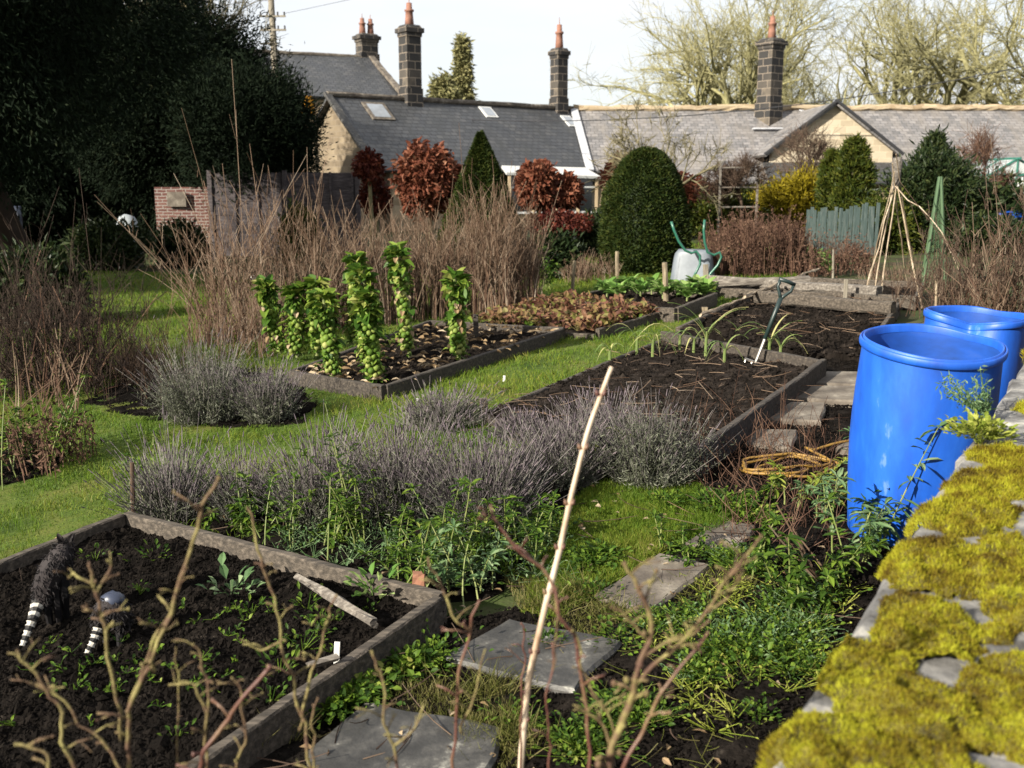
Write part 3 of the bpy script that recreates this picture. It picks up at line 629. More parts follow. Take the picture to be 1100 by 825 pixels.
bt = [(742, 62, 'broad bare mossy tree behind the ridge between the middle and right chimneys', 1, 22), (905, 66, 'bare mossy tree rising behind the right chimney and gable', 2, 24),
      (985, 62, 'spreading bare tree behind the roof right of the cream gable', 3, 21), (1105, 58, 'bare tree at the far right edge of the sky', 4, 22), (835, 74, 'bare tree just behind the right chimney, between two broader trees', 5, 25)]
for px, Y, lab, sd, hh in bt:
    b = gp(px, Y); bare_tree('bare_tree', b, hh, lab, 'tree', M['bark'], 'bare trees beyond the cottage roofs', sd, rmin=.017, tw=4, twl=1.5, tr=.62, trunk=.20, n=(0, 4, 4, 5, 9), spread=.85, cfgx=dict(wig=.2, rr=.66, len=[.5, .6, .66, .72, 1.75], t0=[0, .25, .25, .25, .4]))
for px, Y, lab, sd, hh in [(522, 70, 'small pale bare tree right of the far conifer', 21, 8.5), (566, 75, 'pale bare treetop just left of the middle chimney', 22, 8.5), (470, 80, 'thin bare tree between the left chimney and the far conifer', 23, 8)]:
    b = gp(px, Y); bare_tree('bare_tree', b, hh, lab, 'tree', M['bark'], 'pale trees far behind the left roof', sd, lev=3, trunk=.4, tr=.2, rmin=.02, tw=5, twl=1.0, n=(0, 5, 5, 7))
bare_tree('bare_tree', gp(700, 100), 13, 'faint bare tree far off between the middle chimney and the broad tree', 'tree', M['bark'], 'bare trees beyond the cottage roofs', 31, lev=4, rmin=.025, tw=3, twl=1.4, n=(0, 4, 4, 5, 8))

def clumps(mb, C, m, sp, L, W, out=None, droop=0.0, simple=True, mi=0):
    N = len(C); P = np.repeat(C, m, 0) + R.normal(size=(N * m, 3)) * sp
    ax = (np.repeat(out, m, 0) if out is not None else 0) + R.normal(size=P.shape) * .7 + np.array([0, 0, -droop])
    leaves(mb, P, ax, R.normal(size=P.shape), R.uniform(.6, 1.3, len(P)) * L, R.uniform(.7, 1.2, len(P)) * W, simple=simple, mi=mi)

def shell(n, c, rad, inner=.0, noise=.25, ns=2.0, zmin=None, pw=1.0, half=None):
    """points in the outer shell of an uneven ellipsoid; returns points and outward directions"""
    u = nrm(R.normal(size=(n, 3)));
    if half is not None: u[:, 1] = np.where(u[:, 1] > half, -u[:, 1], u[:, 1])
    k = 1 + fbm(u * ns + np.asarray(c) * 3.1, 3) * noise * 2
    f = 1 - (1 - inner) * R.random(n) ** 2 * 1.0
    p = u * (k * f)[:, None] * np.asarray(rad) + np.asarray(c)
    if zmin is not None: ok = p[:, 2] > zmin; p, u = p[ok], u[ok]
    return p, u

def leafy_tree(name, base, c, rad, lab, cat, mat, n, m, L, W, sp, trunk_r=.12, group=None, droop=.2, noise=.3, ns=2.2, inner=.45, zmin=None, simple=True, bark='bark2', core=.72, limbs=9, half=.35):
    T = thing(name, base, lab, cat, group); c = np.asarray(c, float)
    mb = MB(); tube(mb, [np.asarray(base) - [0, 0, .2], (np.asarray(base) * .5 + c * .5), c], [trunk_r, trunk_r * .8, trunk_r * .4], 8)
    P, U = shell(limbs * 2, c, np.asarray(rad) * .8, .5)
    for q in P[:limbs * 2]:
        s = np.asarray(base) + (c - np.asarray(base)) * R.uniform(.4, .95); mid = (s + q) / 2 + R.normal(size=3) * .08 + [0, 0, .05]
        tube(mb, [s, mid, q], [trunk_r * .35, trunk_r * .22, trunk_r * .08], 5)
    mb.build('trunk', M[bark], T)
    mb = MB(); P, U = shell(n, c, rad, inner, noise, ns, zmin, half=half)
    clumps(mb, P, m, sp, L, W, U, droop, simple)
    if core: sphere(mb, c, 1, 18, 12, sc_=np.asarray(rad) * core, noise=noise * 1.2, nscale=ns)
    mb.build('crown', mat, T)
    return T

# dark yews on the left
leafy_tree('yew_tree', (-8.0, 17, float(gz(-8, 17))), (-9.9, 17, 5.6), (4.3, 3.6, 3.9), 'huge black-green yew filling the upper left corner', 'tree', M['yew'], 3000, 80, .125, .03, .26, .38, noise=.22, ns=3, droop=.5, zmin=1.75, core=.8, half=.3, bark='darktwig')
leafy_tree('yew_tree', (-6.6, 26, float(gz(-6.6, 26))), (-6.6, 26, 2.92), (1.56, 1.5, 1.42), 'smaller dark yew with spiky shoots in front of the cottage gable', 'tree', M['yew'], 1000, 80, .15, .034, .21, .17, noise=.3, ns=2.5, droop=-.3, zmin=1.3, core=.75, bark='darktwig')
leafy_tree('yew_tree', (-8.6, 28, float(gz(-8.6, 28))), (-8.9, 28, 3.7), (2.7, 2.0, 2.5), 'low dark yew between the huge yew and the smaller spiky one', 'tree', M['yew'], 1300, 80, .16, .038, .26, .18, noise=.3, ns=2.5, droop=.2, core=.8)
# upright shoots of the spiky yew's neighbour: brown multi-stemmed tree behind
b = np.array([-8.7, 29.5, float(gz(-8.7, 29.5))])
bare_tree('multi_stemmed_tree', b, 9.7, 'brown many-stemmed tree with upright bare branches beside the huge yew', 'tree', M['bark2'], None, 41, lev=3, trunk=.32, tr=.24, n=(0, 6, 7, 14), rmin=.012, tw=9, twl=.6, cfgx=dict(t0=[0, .2, .25, .15], ang=[.35, .4, .4, .38], up=.10, len=[.5, .6, .75, 1.25]))
leafy_tree('yew_tree', (-15.5, 31, -.2), (-15.5, 31, 5.2), (3.6, 3, 4.6), 'extra tall dark yew added behind the huge one, meant to shade the gable', 'tree', M['yew'], 1500, 30, .26, .07, .26, .36, noise=.25, ns=3, droop=.4, core=.8)  # added mostly out of sight, meant to shade the left cottage gable
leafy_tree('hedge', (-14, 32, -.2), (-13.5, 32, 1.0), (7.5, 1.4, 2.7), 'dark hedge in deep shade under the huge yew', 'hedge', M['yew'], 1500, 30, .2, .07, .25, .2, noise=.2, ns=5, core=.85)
# far conifers
for px, py0, py1, Y, w_, lab in [(498, 118, 42, 75, 1.15, 'tall pointed conifer far behind the left wing roof'), (478, 118, 84, 72, 1.7, 'low dark rounded conifer left of the pointed one')]:
    top = at(px, py1, Y); bt_ = at(px, py0 + 60, Y); h = top[2] - bt_[2]; T = thing('conifer', (bt_[0], Y, .8), lab, 'tree', 'conifers behind the cottages')
    mb = MB(); tube(mb, [(bt_[0], Y, .3), (bt_[0], Y, top[2])], [.25, .04], 6); mb.build('trunk', M['bark2'], T)
    n = 500; t = R.random(n) ** .8; a = R.uniform(0, 2 * PI, n); rr = w_ * (1 - t) ** (.9 if w_ < 1.6 else .5) * (.65 + .35 * np.sin(t * 60) ** 2) * R.uniform(.35, 1.3, n)
    C = np.stack([bt_[0] + rr * np.cos(a), Y + rr * np.sin(a), bt_[2] + h * t], -1); U = np.stack([np.cos(a), np.sin(a), 0 * a - .3], -1)
    mb = MB(); clumps(mb, C, 14, .18, .4, .16, U); mb.build('crown', M['fartree'], T)

# ---- clipped topiary
def egg(name, px, py, w_px, top_py, lab, mat, cat='topiary', shape=None, n=26000, L=.06, W=.022, Y=None, trunk=True, jitter=.05, group=None, hold=None):
    g = spot(px, py) if Y is None else gp(px, Y); s = g[1] / 1100 * 1.0
    wd = w_px * g[1] / 1100 * 1.02; ztop = at(px, top_py, g[1])[2]; h = ztop - g[2]
    T = thing(name, g, lab, cat, group)
    u = R.random(n); a = R.uniform(0, 2 * PI, n); prof = shape or (lambda t: np.sqrt(np.clip(1 - t ** 2.3, 0, 1)) * (.86 + .14 * np.minimum(t * 4, 1)))
    t = u; r = prof(t) * wd / 2; sd = np.stack([np.cos(a), np.sin(a), 0 * a], -1)
    k = 1 + fbm(np.stack([sd[:, 0] * 2, sd[:, 1] * 2, t * 3 + px], -1), 4) * .22 + R.normal(size=n) * jitter * .6 + (R.random(n) < .03) * R.uniform(0, .10, n)
    P = np.stack([g[0] + np.cos(a) * r * k, g[1] + np.sin(a) * r * k, g[2] + t * h * (1 + .02 * k)], -1)
    ax = sd + np.array([0, 0, .5]) + R.normal(size=P.shape) * .6
    mb = MB(); leaves(mb, P, ax, R.normal(size=P.shape), R.uniform(.6, 1.4, n) * L, R.uniform(.7, 1.3, n) * W, simple=True)
    tt = np.linspace(0, 1, 14); lathe(mb, np.stack([prof(tt) * wd / 2 * .93, tt * h * .96], -1), g, 24)
    mb.build('crown', mat, T)
    mb = MB(); tube(mb, [g - [0, 0, .1], g + [0, 0, h * .6]], .06, 6); mb.build('trunk', M['bark2'], T)
    return T
egg('clipped_yew', 692, 292, 92, 163, 'dark green egg-shaped clipped yew behind the cabbage bed', M['topiary'])
egg('clipped_yew', 517, 300, 104, 147, 'tall dark cone of clipped yew behind the dead brown stems', M['topiary'], Y=15.5, shape=lambda t: (1 - t ** 1.5) * .9 + .06 * (1 - t))
def ballhead(px, py, wpx, hpx, Y, lab, mat, group, name='copper_beech', n=2600, L=.13, W=.075, stem=True):
    c = at(px, py, Y); g = np.array([c[0], Y, gz(c[0], Y)]); rx = wpx / 2200 * Y; rz = hpx / 2200 * Y
    T = thing(name, g, lab, 'topiary', group)
    P, U = shell(n, c, (rx, rx, rz), .5, .26, 3.2); mb = MB()
    leaves(mb, P, U * .5 + R.normal(size=P.shape) * .7 + [0, 0, -.5], R.normal(size=P.shape), R.uniform(.7, 1.3, len(P)) * L, W * R.uniform(.8, 1.2, len(P)), .2, simple=False)
    mb.build('crown', mat, T)
    mb = MB(); tube(mb, [g - [0, 0, .1], (g + c) / 2 + [.03, 0, 0], c], [.05, .04, .03], 6)
    for q in P[:14]: tube(mb, [c - [0, 0, rz * .5], (c + q) / 2, q], [.02, .012, .005], 4)
    mb.build('trunk', M['bark2'], T)
gb_ = 'clipped copper beeches in the far garden'
ballhead(396, 178, 28, 28, 18, 'small dark red ball-headed beech in front of the gable', M['darkbeech'], gb_, n=1200, L=.09, W=.05)
ballhead(403, 212, 30, 40, 18.5, 'dark red lower beech clump beneath the small ball head', M['darkbeech'], gb_, n=1200, L=.09, W=.05)
ballhead(460, 193, 62, 72, 17, 'big russet dome of copper beech left of the dark yew cone', M['beech'], gb_, n=4200, L=.11, W=.06)
ballhead(577, 200, 40, 44, 19, 'russet copper beech head left half of the pair before the porch', M['beech'], gb_)
ballhead(604, 206, 36, 30, 19.2, 'lower russet copper beech head in front of the porch glazing', M['beech'], gb_, n=1800)
ballhead(668, 192, 38, 44, 22, 'russet copper beech peeping out left of the egg-shaped yew', M['beech'], gb_)
ballhead(746, 207, 36, 32, 24, 'round red-brown beech head right of the egg-shaped yew', M['beech'], gb_, n=2000, L=.11, W=.06)
ballhead(725, 200, 30, 26, 24.5, 'reddish beech head partly hidden behind the egg-shaped yew', M['beech'], gb_, n=1200)
ballhead(600, 240, 66, 26, 18, 'low dark red clipped mound in front of the porch', M['darkbeech'], gb_, n=2600, L=.07, W=.04)

# conifers on the right
def column(px, py, top_py, wpx, Y, lab, mat, name='columnar_conifer', n=420, m=26, L=.13, W=.035, sharp=.55, group=None, zlow=.0):
    g = gp(px, Y, py); top = at(px, top_py, Y)[2]; h = top - g[2]; w_ = wpx * Y / 2200
    T = thing(name, g, lab, 'tree', group); t = R.random(n) * (1 - zlow) + zlow; a = R.uniform(0, 2 * PI, n)
    pr = np.clip((1 - t) * 3.2, 0, 1) ** sharp * np.clip(.72 + t * 2, 0, 1)
    r = w_ * pr * (1 + fbm(np.stack([np.cos(a) * 1.5, np.sin(a) * 1.5, t * 5 + px], -1), 3) * .5) * np.sqrt(R.uniform(.4, 1, n))
    C = np.stack([g[0] + r * np.cos(a), g[1] + r * np.sin(a), g[2] + t * h], -1); U = np.stack([np.cos(a) * .6, np.sin(a) * .6, 0 * a + .9], -1)
    mb = MB(); clumps(mb, C, m, w_ * .12, L, W, U); mb.build('crown', mat, T)
    mb = MB(); tube(mb, [g - [0, 0, .1], g + [0, 0, h * .9]], [.07, .02], 6); mb.build('trunk', M['bark2'], T)
    return T
column(912, 250, 152, 38, 22, 'tall green columnar conifer right of its shorter twin', M['conifer'], sharp=.6)
column(890, 250, 164, 24, 22.4, 'shorter green columnar conifer on the left of the pair', M['conifer'], n=300)
leafy_tree('golden_conifer', gp(866, 24), at(862, 224, 24), (.92, .7, .62), 'golden yellow bushy conifer behind the green fence', 'tree', M['gold'], 520, 40, .12, .035, .12, .08, noise=.35, ns=3.5, droop=-.3, core=.7)
leafy_tree('conifer', gp(1008, 18), at(1000, 236, 18), (.95, .8, .95), 'large dark green conifer behind the wigwam of canes', 'tree', M['holly'], 520, 34, .14, .035, .12, .1, noise=.3, ns=2.6, droop=.1, core=.8)
column(998, 250, 148, 62, 18.4, 'pointed dark conifer top rising behind the net obelisk', M['holly'], 'conifer', n=380, sharp=1.3, L=.12, W=.03)
leafy_tree('conifer', gp(950, 17.5), at(950, 262, 17.5), (.5, .5, .75), 'olive green bushy conifer left of the wigwam', 'tree', M['conifer'], 240, 30, .12, .03, .10, .08, noise=.25, core=.8)
leafy_tree('evergreen_shrub', gp(1062, 18), at(1060, 238, 18), (.7, .6, .48), 'loose evergreen shrub in front of the greenhouse', 'shrub', M['holly'], 260, 24, .13, .06, .14, .06, noise=.35, core=.6)
leafy_tree('evergreen_shrub', gp(1100, 19), at(1102, 242, 19), (.8, .6, .5), 'olive evergreen shrub at the right edge below the greenhouse', 'shrub', M['conifer'], 260, 24, .12, .05, .14, .06, noise=.35, core=.6)
for px, py, w1, h1, Y, lab, mt in [(775, 240, 70, 44, 23, 'low green juniper mound right of the egg-shaped yew', 'conifer'), (822, 222, 50, 30, 25, 'low mid-green bush left of the golden conifer', 'conifer'), (650, 252, 46, 26, 19, 'green shrub at the left foot of the egg-shaped yew', 'holly'),
                                  (196, 268, 46, 44, 23, 'dark evergreen bush in front of the brick wall', 'holly'), (118, 268, 80, 50, 22, 'dark leafy bush in the shade beside the pale urn', 'holly'), (40, 300, 90, 40, 13, 'dark leafy undergrowth at the left edge of the lawn', 'holly'),
                                  (322, 238, 22, 22, 21, 'yellow-green bush in front of the wooden fence panel', 'conifer'), (595, 276, 34, 22, 15.5, 'small dark conifer seedling on the far lawn', 'holly'), (1060, 262, 60, 30, 16.5, 'dark shrub below the blue sheet near the greenhouse', 'holly')]:
    c = at(px, py, Y); g = np.array([c[0], Y, gz(c[0], Y)]); tz = c[2] + h1 * Y / 2200; c[2] = (tz + g[2]) / 2; leafy_tree('evergreen_shrub', g, c, (w1 * Y / 2200, w1 * Y / 2600, (tz - g[2]) / 2), lab, 'shrub', M[mt], 260, 26, .12, .05, .10, .04, noise=.3, core=.7, droop=0)
# small bare garden trees
bare_tree('apple_tree', gp(733, 19.5, 260), 4.6, 'small bare spreading tree behind the egg-shaped yew', 'tree', M['bark2'], None, 51, lev=3, trunk=.42, tr=.10, n=(0, 4, 5, 7), rmin=.009, tw=5, twl=.3, cfgx=dict(ang=[.6, .7, .75, .8], t0=[0, .2, .2, .7], len=[.5, .55, .6, .75]))
bare_tree('apple_tree', gp(797, 22, 260), 2.9, 'twiggy rounded bare tree on a wooden frame before the cottage wall', 'tree', M['twig'], None, 52, lev=3, trunk=.5, tr=.06, n=(0, 6, 6, 8), rmin=.006, tw=8, twl=.3, cfgx=dict(ang=[.6, .7, .8, .85], t0=[0, .2, .2, .7], len=[.5, .55, .6, .5]))
bare_tree('bare_bush', gp(868, 26, 260), 3.6, 'fine bare bush against the cream gable', 'shrub', M['twig'], None, 53, lev=3, trunk=.5, tr=.05, n=(0, 5, 6, 8), rmin=.007, tw=5, twl=.35)
bare_tree('bare_bush', gp(1040, 20, 260), 2.9, 'brown twiggy bush against the right-hand roof', 'shrub', M['redtwig'], None, 54, lev=3, trunk=.45, tr=.05, n=(0, 5, 6, 9), rmin=.006, tw=7, twl=.35)
fr = MB(); F0 = gp(772, 22, 240)
T = thing('wooden_trellis', gp(797, 22, 240), 'grey post and rail frame around the twiggy rounded tree', 'trellis')
for px in (772, 812):
    q = gp(px, 21.6, 240); bar(fr, q, q + [0, 0, 1.6], .045, .045, up=(0, 1, 0))
for z in (.7, 1.1, 1.5):
    q0, q1 = gp(772, 21.6, 240), gp(812, 21.6, 240); q0[2] = q1[2] = q0[2] + z; bar(fr, q0, q1, .025, .03)
fr.build('frame', M['log'], T)

# ================================================================== LEFT BOUNDARY: fence panel, brick wall, pale urn
T = thing('fence_panel', gp(310, 24.5), 'weathered wooden fence panels toned dark as if in yew shade, behind the dead stems', 'fence')
for i, (pa, pb) in enumerate([(232, 310), (311, 386)]):
    a, b = gp(pa, 24.5 + i * .05), gp(pb, 24.55 + i * .05); zt = at(300, 186, 24.5)[2]
    mb = MB(); nz_ = 12
    for k in range(nz_):
        z = a[2] + .1 + (zt - a[2] - .1) * (k + .5) / nz_
        bar(mb, [a[0], a[1] + (.012 if k % 2 else 0), z], [b[0], b[1] + (.012 if k % 2 else 0), z], .02, (zt - a[2]) / nz_ * 1.06, .003, .002, .3)
    for k in range(4): q = a + (b - a) * (k + .02) / 3.2; bar(mb, [q[0], q[1] - .03, a[2]], [q[0], q[1] - .03, zt + .03], .05, .04, up=(0, 1, 0))
    mb.build('panel', M['fence_purple'], T)
for px in (231, 310, 387):
    q = gp(px, 24.5); mb = MB(); bar(mb, q, [q[0], q[1], at(300, 183, 24.5)[2]], .1, .1, up=(0, 1, 0)); mb.build('post', M['fence_purple'], T)
T = thing('brick_wall', gp(202, 24.8), 'short red brick wall end with a grey stone tablet', 'wall')
a, b = gp(172, 24.8), gp(229, 24.9); zt = at(200, 201, 24.8)[2]
panel('brickwork', [a - [0, 0, .3], b - [0, 0, .3], [b[0], b[1], zt], [a[0], a[1], zt]], M['brick'], T, (1, 0, 0), .25)
p0, p1 = at(180, 222, 24.74), at(199, 206, 24.74)
panel('tablet', [(p0[0], 24.74, p0[2]), (p1[0], 24.74, p0[2]), (p1[0], 24.74, p1[2]), (p0[0], 24.74, p1[2])], M['stone'], T, (1, 0, 0), .04)
mb = MB(); g = gp(141, 23); ut = at(141, 228, 23)[2] - g[2]; lathe(mb, [(.0, -.1), (.28, -.1), (.29, ut * .3), (.28, ut * .6), (.25, ut * .8), (.17, ut * .93), (.06, ut * .99), (0, ut)], (0, 0, 0), 18, deform=lambda v: v * (1 + fbm(v * 2.2, 3)[:, None] * .22)); o = mb.build('garden_urn', M['urn'], None, True); o.location = tuple(g)
tag(o, 'pale rounded stone standing in the dark shade left of the brick wall', 'stone')
mb = MB(); bar(mb, (0, 0, -.2), (0, 0, at(13, 222, 22)[2] - gp(13, 22)[2]), .66, .15, .06, .012, .1, up=(0, 1, 0)); o = mb.build('headstone', M['bluegrey'], None); o.location = tuple(gp(13, 22))
tag(o, 'blue-grey upright slab in the shade at the left edge', 'slab')

# green picket fence
T = thing('picket_fence', gp(895, 17), 'faded blue-green picket fence in front of the golden conifer', 'fence')
a, b = gp(864, 17.2), gp(938, 16.6); n = 20
for k in range(n):
    q = a + (b - a) * k / (n - 1); q[2] = gz(q[0], q[1]); top = .74 + .04 * math.sin(k * 1.7) + (.06 if k > 12 else 0)
    mb = MB(); bar(mb, q, q + [R.normal() * .01, 0, top], .055, .02, .004, .003, .2, up=(.1, 1, 0)); mb.build('picket', M['fence_green'], T)
mb = MB()
for z in (.18, .56): bar(mb, a + [0, .03, z], b + [0, .03, z], .03, .06)
mb.build('rail', M['fence_green'], T)

# greenhouse
g = gp(1085, 23); T = thing('greenhouse', g, 'green framed glass greenhouse at the right edge', 'greenhouse')
zr, zeav = at(1075, 171, 23)[2], at(1060, 188, 23)[2]; x0, x1 = at(1050, 188, 23)[0], at(1106, 188, 23)[0]; xm = (x0 + x1) / 2
mb = MB(); gl = MB()
for yy in (22.4, 23.2, 24.0, 24.8):
    for s in (x0, x1): bar(mb, (s, yy, g[2]), (s, yy, zeav), .045, .045, up=(0, 1, 0)); bar(mb, (s, yy, zeav), (xm, yy, zr), .04, .045, up=(0, 1, 0))
for k in range(1, 4):
    q = x0 + (x1 - x0) * k / 4; zz = zeav + (zr - zeav) * (1 - abs(k - 2) / 2); bar(mb, (q, 22.4, g[2]), (q, 22.4, zz), .035, .035, up=(0, 1, 0))
bar(mb, (x0, 22.4, zeav), (x1, 22.4, zeav), .04, .05); bar(mb, (xm, 22.3, zr), (xm, 24.9, zr), .05, .05)
for s in (x0, x1): bar(mb, (s, 22.3, zeav), (s, 24.9, zeav), .05, .05)
mb.build('frame', M['ghframe'], T)
gm, gnt, gbs, gN, gL = _nt('greenhouse_glass'); gbs.inputs['Base Color'].default_value = (.7, .76, .76, 1); gbs.inputs['Roughness'].default_value = .25; gbs.inputs['Alpha'].default_value = .4
for s in (x0, x1): gl.add([(s, 22.4, zeav), (s, 24.8, zeav), (xm, 24.8, zr), (xm, 22.4, zr)], [[0, 1, 2, 3]]); gl.add([(s, 22.4, g[2]), (s, 24.8, g[2]), (s, 24.8, zeav), (s, 22.4, zeav)], [[0, 1, 2, 3]])
gl.add([(x0, 22.41, g[2]), (x1, 22.41, g[2]), (x1, 22.41, zeav), (xm, 22.41, zr), (x0, 22.41, zeav)], [[0, 1, 2, 3, 4]]); gl.build('glazing', gm, T)
p = at(1086, 232, 17.5); mb = MB(); sphere(mb, (0, 0, 0), 1, 14, 8, sc_=(.30, .16, .09), noise=.35); o = mb.build('tarpaulin', M['blue'], None, True); o.location = tuple(p)
p2 = gp(1086, 17.5); mb = MB(); bar(mb, [p[0] - .32, 17.55, p[2] - .12], [p[0] + .32, 17.55, p[2] - .12], .4, .1)
for sx in (-.28, .28): bar(mb, [p[0] + sx, 17.55, p2[2]], [p[0] + sx, 17.55, p[2] - .16], .06, .06, up=(0, 1, 0))
T2 = thing('potting_bench', p2, 'grey bench in front of the greenhouse with a blue sheet on top', 'bench'); mb.build('bench_top', M['pole'], T2)
tag(o, 'bright blue crumpled sheet on a bench by the greenhouse', 'sheet')

# ================================================================== RAISED BEDS
def bed(lab, corners, h, soilmat, boards='board', sides=(1, 1, 1, 1), bth=.045, soil_drop=.06, amp=.04, clods=1800, cs=.014, cell=.045):
    """corners: board-top corners as ground-plan points, in order round the bed"""
    P = [np.array(c, float) for c in corners]; c0 = np.mean(P, 0); c0[2] = gz(c0[0], c0[1])
    T = thing('raised_bed', c0, lab, 'raised bed', 'raised vegetable beds')
    for i in range(4):
        if not sides[i]: continue
        a, b = P[i].copy(), P[(i + 1) % 4].copy(); dd = nrm(b - a)
        a[2] = gz(a[0], a[1]); b[2] = gz(b[0], b[1])
        if i % 2: a = a + dd * .03; b = b - dd * .03
        hh = sides[i] if sides[i] != 1 else h
        mb = MB(); bar(mb, a + [0, 0, hh / 2 - .03], b + [0, 0, hh / 2 - .03], bth, hh + .06, .007, .0022, .05); mb.build('board', M[boards], T)
    mb, Q = patch([p for p in P], M[soilmat], 'soil', h - soil_drop, cell, amp, 7, edge=0)
    s = scatter(P, clods); s[:, 2] += h - soil_drop + fbm(np.stack([s[:, 0] * 7, s[:, 1] * 7, s[:, 0] * 0], -1), 5) * amp
    rocks(mb, s, R.gamma(2.2, cs / 2.2, len(s)) + .002); tag(mb.build('soil', M[soilmat], T), kind='stuff')
    return T, P
def top(px, py, h): p = spot(px, py, h); p[2] = gz(p[0], p[1]); return p

A1, B1 = top(137, 552, .13), top(476, 640, .13); u1 = nrm((B1 - A1) * [1, 1, 0]); v1 = np.array([-u1[1], u1[0], 0]); v1 = -v1 if v1[1] > 0 else v1
dB = nrm((top(190, 828, .15) - B1) * [1, 1, 0])
BED1, P1 = bed('nearest raised bed of bare dark soil at the lower left', [A1, B1, B1 + dB * 2.3, A1 + dB * 2.3], .14, 'soil', clods=42000, cs=.0065, amp=.05, cell=.025)
BED2, P2 = bed('raised bed planted with tall brussels sprouts', [top(312, 398, .12), top(412, 414, .12), top(606, 352, .12), top(462, 344, .12)], .12, 'soil_dry', 'board_dark', clods=7000, cs=.008)
BED3, P3 = bed('low raised bed of red-brown strawberry plants', [top(505, 347, .08), top(640, 354, .1), top(707, 335, .1), top(605, 322, .08)], .1, 'soil_dry', 'board', sides=(.05, 1, .06, .05), clods=600)
BED4, P4 = bed('raised bed with a row of pale green cabbages before the egg-shaped yew', [top(604, 322, .15), top(726, 331, .15), top(770, 314, .15), top(656, 308, .15)], .15, 'soil_dry', 'board', clods=800)
BED5, P5 = bed('long raised bed holding leeks, lavender and a digging fork', [top(522, 440, .10), top(745, 486, .16), top(886, 386, .16), top(712, 359, .12)], .13, 'soil_dry', 'board_dark', sides=(.06, .17, .15, .08), clods=9000, cs=.008)
BED6, P6 = bed('freshly dug raised bed beyond the fork', [top(727, 352, .1), top(930, 378, .1), top(965, 322, .12), top(828, 305, .12)], .1, 'soil_dry', 'board', sides=(0, .1, .13, .1), clods=9000, cs=.011, amp=.09)
BED7, P7 = bed('farthest low raised bed edged with old timbers', [top(770, 309, .12), top(985, 318, .12), top(990, 303, .12), top(850, 297, .12)], .12, 'soil_dry', 'board', clods=800)

def logbar(a, b, w, h, mat, lab, name='timber', cat='timber', z=.04, group=None):
    a, b = spot(*a, z), spot(*b, z); o = a.copy(); mb = MB(); bar(mb, [0, 0, 0], b - a, w, h, .02, .008, .12)
    ob = mb.build(name, mat); ob.location = tuple(o); return tag(ob, lab, cat, group)
gl_ = 'old timbers lying at the far beds'
logbar((765, 300), (945, 312), .12, .1, M['log'], 'long grey timber lying nearest behind the dug bed', group=gl_, z=.16)
logbar((770, 304), (870, 300), .10, .09, M['log'], 'short grey timber beside the wheelbarrow', group=gl_, z=.18)
logbar((812, 318), (960, 330), .09, .12, M['board'], 'weathered plank along the far edge of the dug bed', 'plank', 'plank', group=gl_, z=.15)
logbar((752, 338), (880, 288), .025, .025, M['bamboo'], 'thin pale stick lying along the left of the dug bed', 'stick', 'stick', z=.16)
logbar((800, 318), (838, 303), .03, .03, M['bamboo'], 'short pale stick leaning on the timbers by the wheelbarrow', 'stick', 'stick', z=.2)
logbar((318, 618), (402, 668), .028, .028, M['log'], 'grey stick lying on the soil of the nearest bed', 'stick', 'stick', z=.15)
logbar((330, 714), (362, 706), .03, .03, M['log'], 'short dark stick against the front board of the nearest bed', 'stick', 'stick', z=.16)

# stakes
def stake(px, py, ptop, r, mat, lab, lean=(0, 0), z=.05, sq=False, group='wooden stakes round the beds'):
    g = spot(px, py); h = at(ptop[0], ptop[1], g[1]); mb = MB(); e = h - g
    if sq: bar(mb, [0, 0, -.1], e, r * 2, r * 1.6, .005, .002, .1, up=(0, 1, 0))
    else: tube(mb, [[0, 0, -.1], e * .5, e], [r, r, r * .9], 8)
    o = mb.build('stake', mat); o.location = tuple(g); return tag(o, lab, 'stake', group)
stake(143, 572, (142, 497), .012, M['twig'], 'thin dark stake at the back corner of the nearest bed')
stake(614, 322, (617, 280), .022, M['stake'], 'leaning round stake at the left corner of the cabbage bed')
stake(716, 331, (714, 282), .032, M['stake'], 'stout round stake at the near right of the cabbage bed')
stake(663, 300, (663, 270), .03, M['stake'], 'grey round stake behind the cabbage bed')
stake(759, 312, (758, 284), .03, M['pole'], 'round stake standing right before the wheelbarrow', sq=True)
stake(521, 448, (519, 428), .03, M['stake'], 'short square brown peg at the left corner of the leek bed', sq=True)
stake(907, 330, (909, 300), .02, M['pole'], 'thin grey stake at the far edge of the dug bed', sq=True)
stake(895, 297, (895, 268), .015, M['pole'], 'thin pale stake before the green picket fence')
stake(757, 338, (757, 330), .03, M['stake'], 'short square peg at the corner of the strawberry bed', sq=True)
stake(512, 372, (511, 338), .025, M['board_dark'], 'dark post behind the right-hand sprout plant', sq=True)
stake(1005, 352, (1006, 296), .012, M['bamboo'], 'thin pale cane standing behind the barrels')
stake(1029, 352, (1031, 286), .008, M['twig'], 'dark thin stem standing behind the pinched barrel')

# ================================================================== PAVING SLABS
def paving(pxs, mat, lab, z=.03):
    z *= .95
    P = np.array([spot(*q) for q in pxs]); c = P.mean(0); Q = ragged(P - c, .05, .014); Q[:, 2] = (gz(Q[:, 0] + c[0], Q[:, 1] + c[1]) - gz(c[0], c[1])) * 1
    mb = MB(); slab(mb, Q, -.05, z, .012); o = mb.build('paving_slab', mat); o.location = (c[0], c[1], float(gz(c[0], c[1]))); return tag(o, lab, 'paving slab', 'stepping slabs along the path')
paving([(330, 815), (392, 762), (540, 790), (512, 868), (330, 885)], M['stone_dark'], 'dark damp slab at the bottom edge below the nearest bed', .035)
paving([(474, 714), (545, 672), (666, 696), (618, 752)], M['stone_dark'], 'dark slab spotted with pale lichen beside the nearest bed', .035)
paving([(640, 646), (706, 600), (763, 614), (700, 664)], M['stone'], 'light grey slab just beyond the dark slabs', .035)
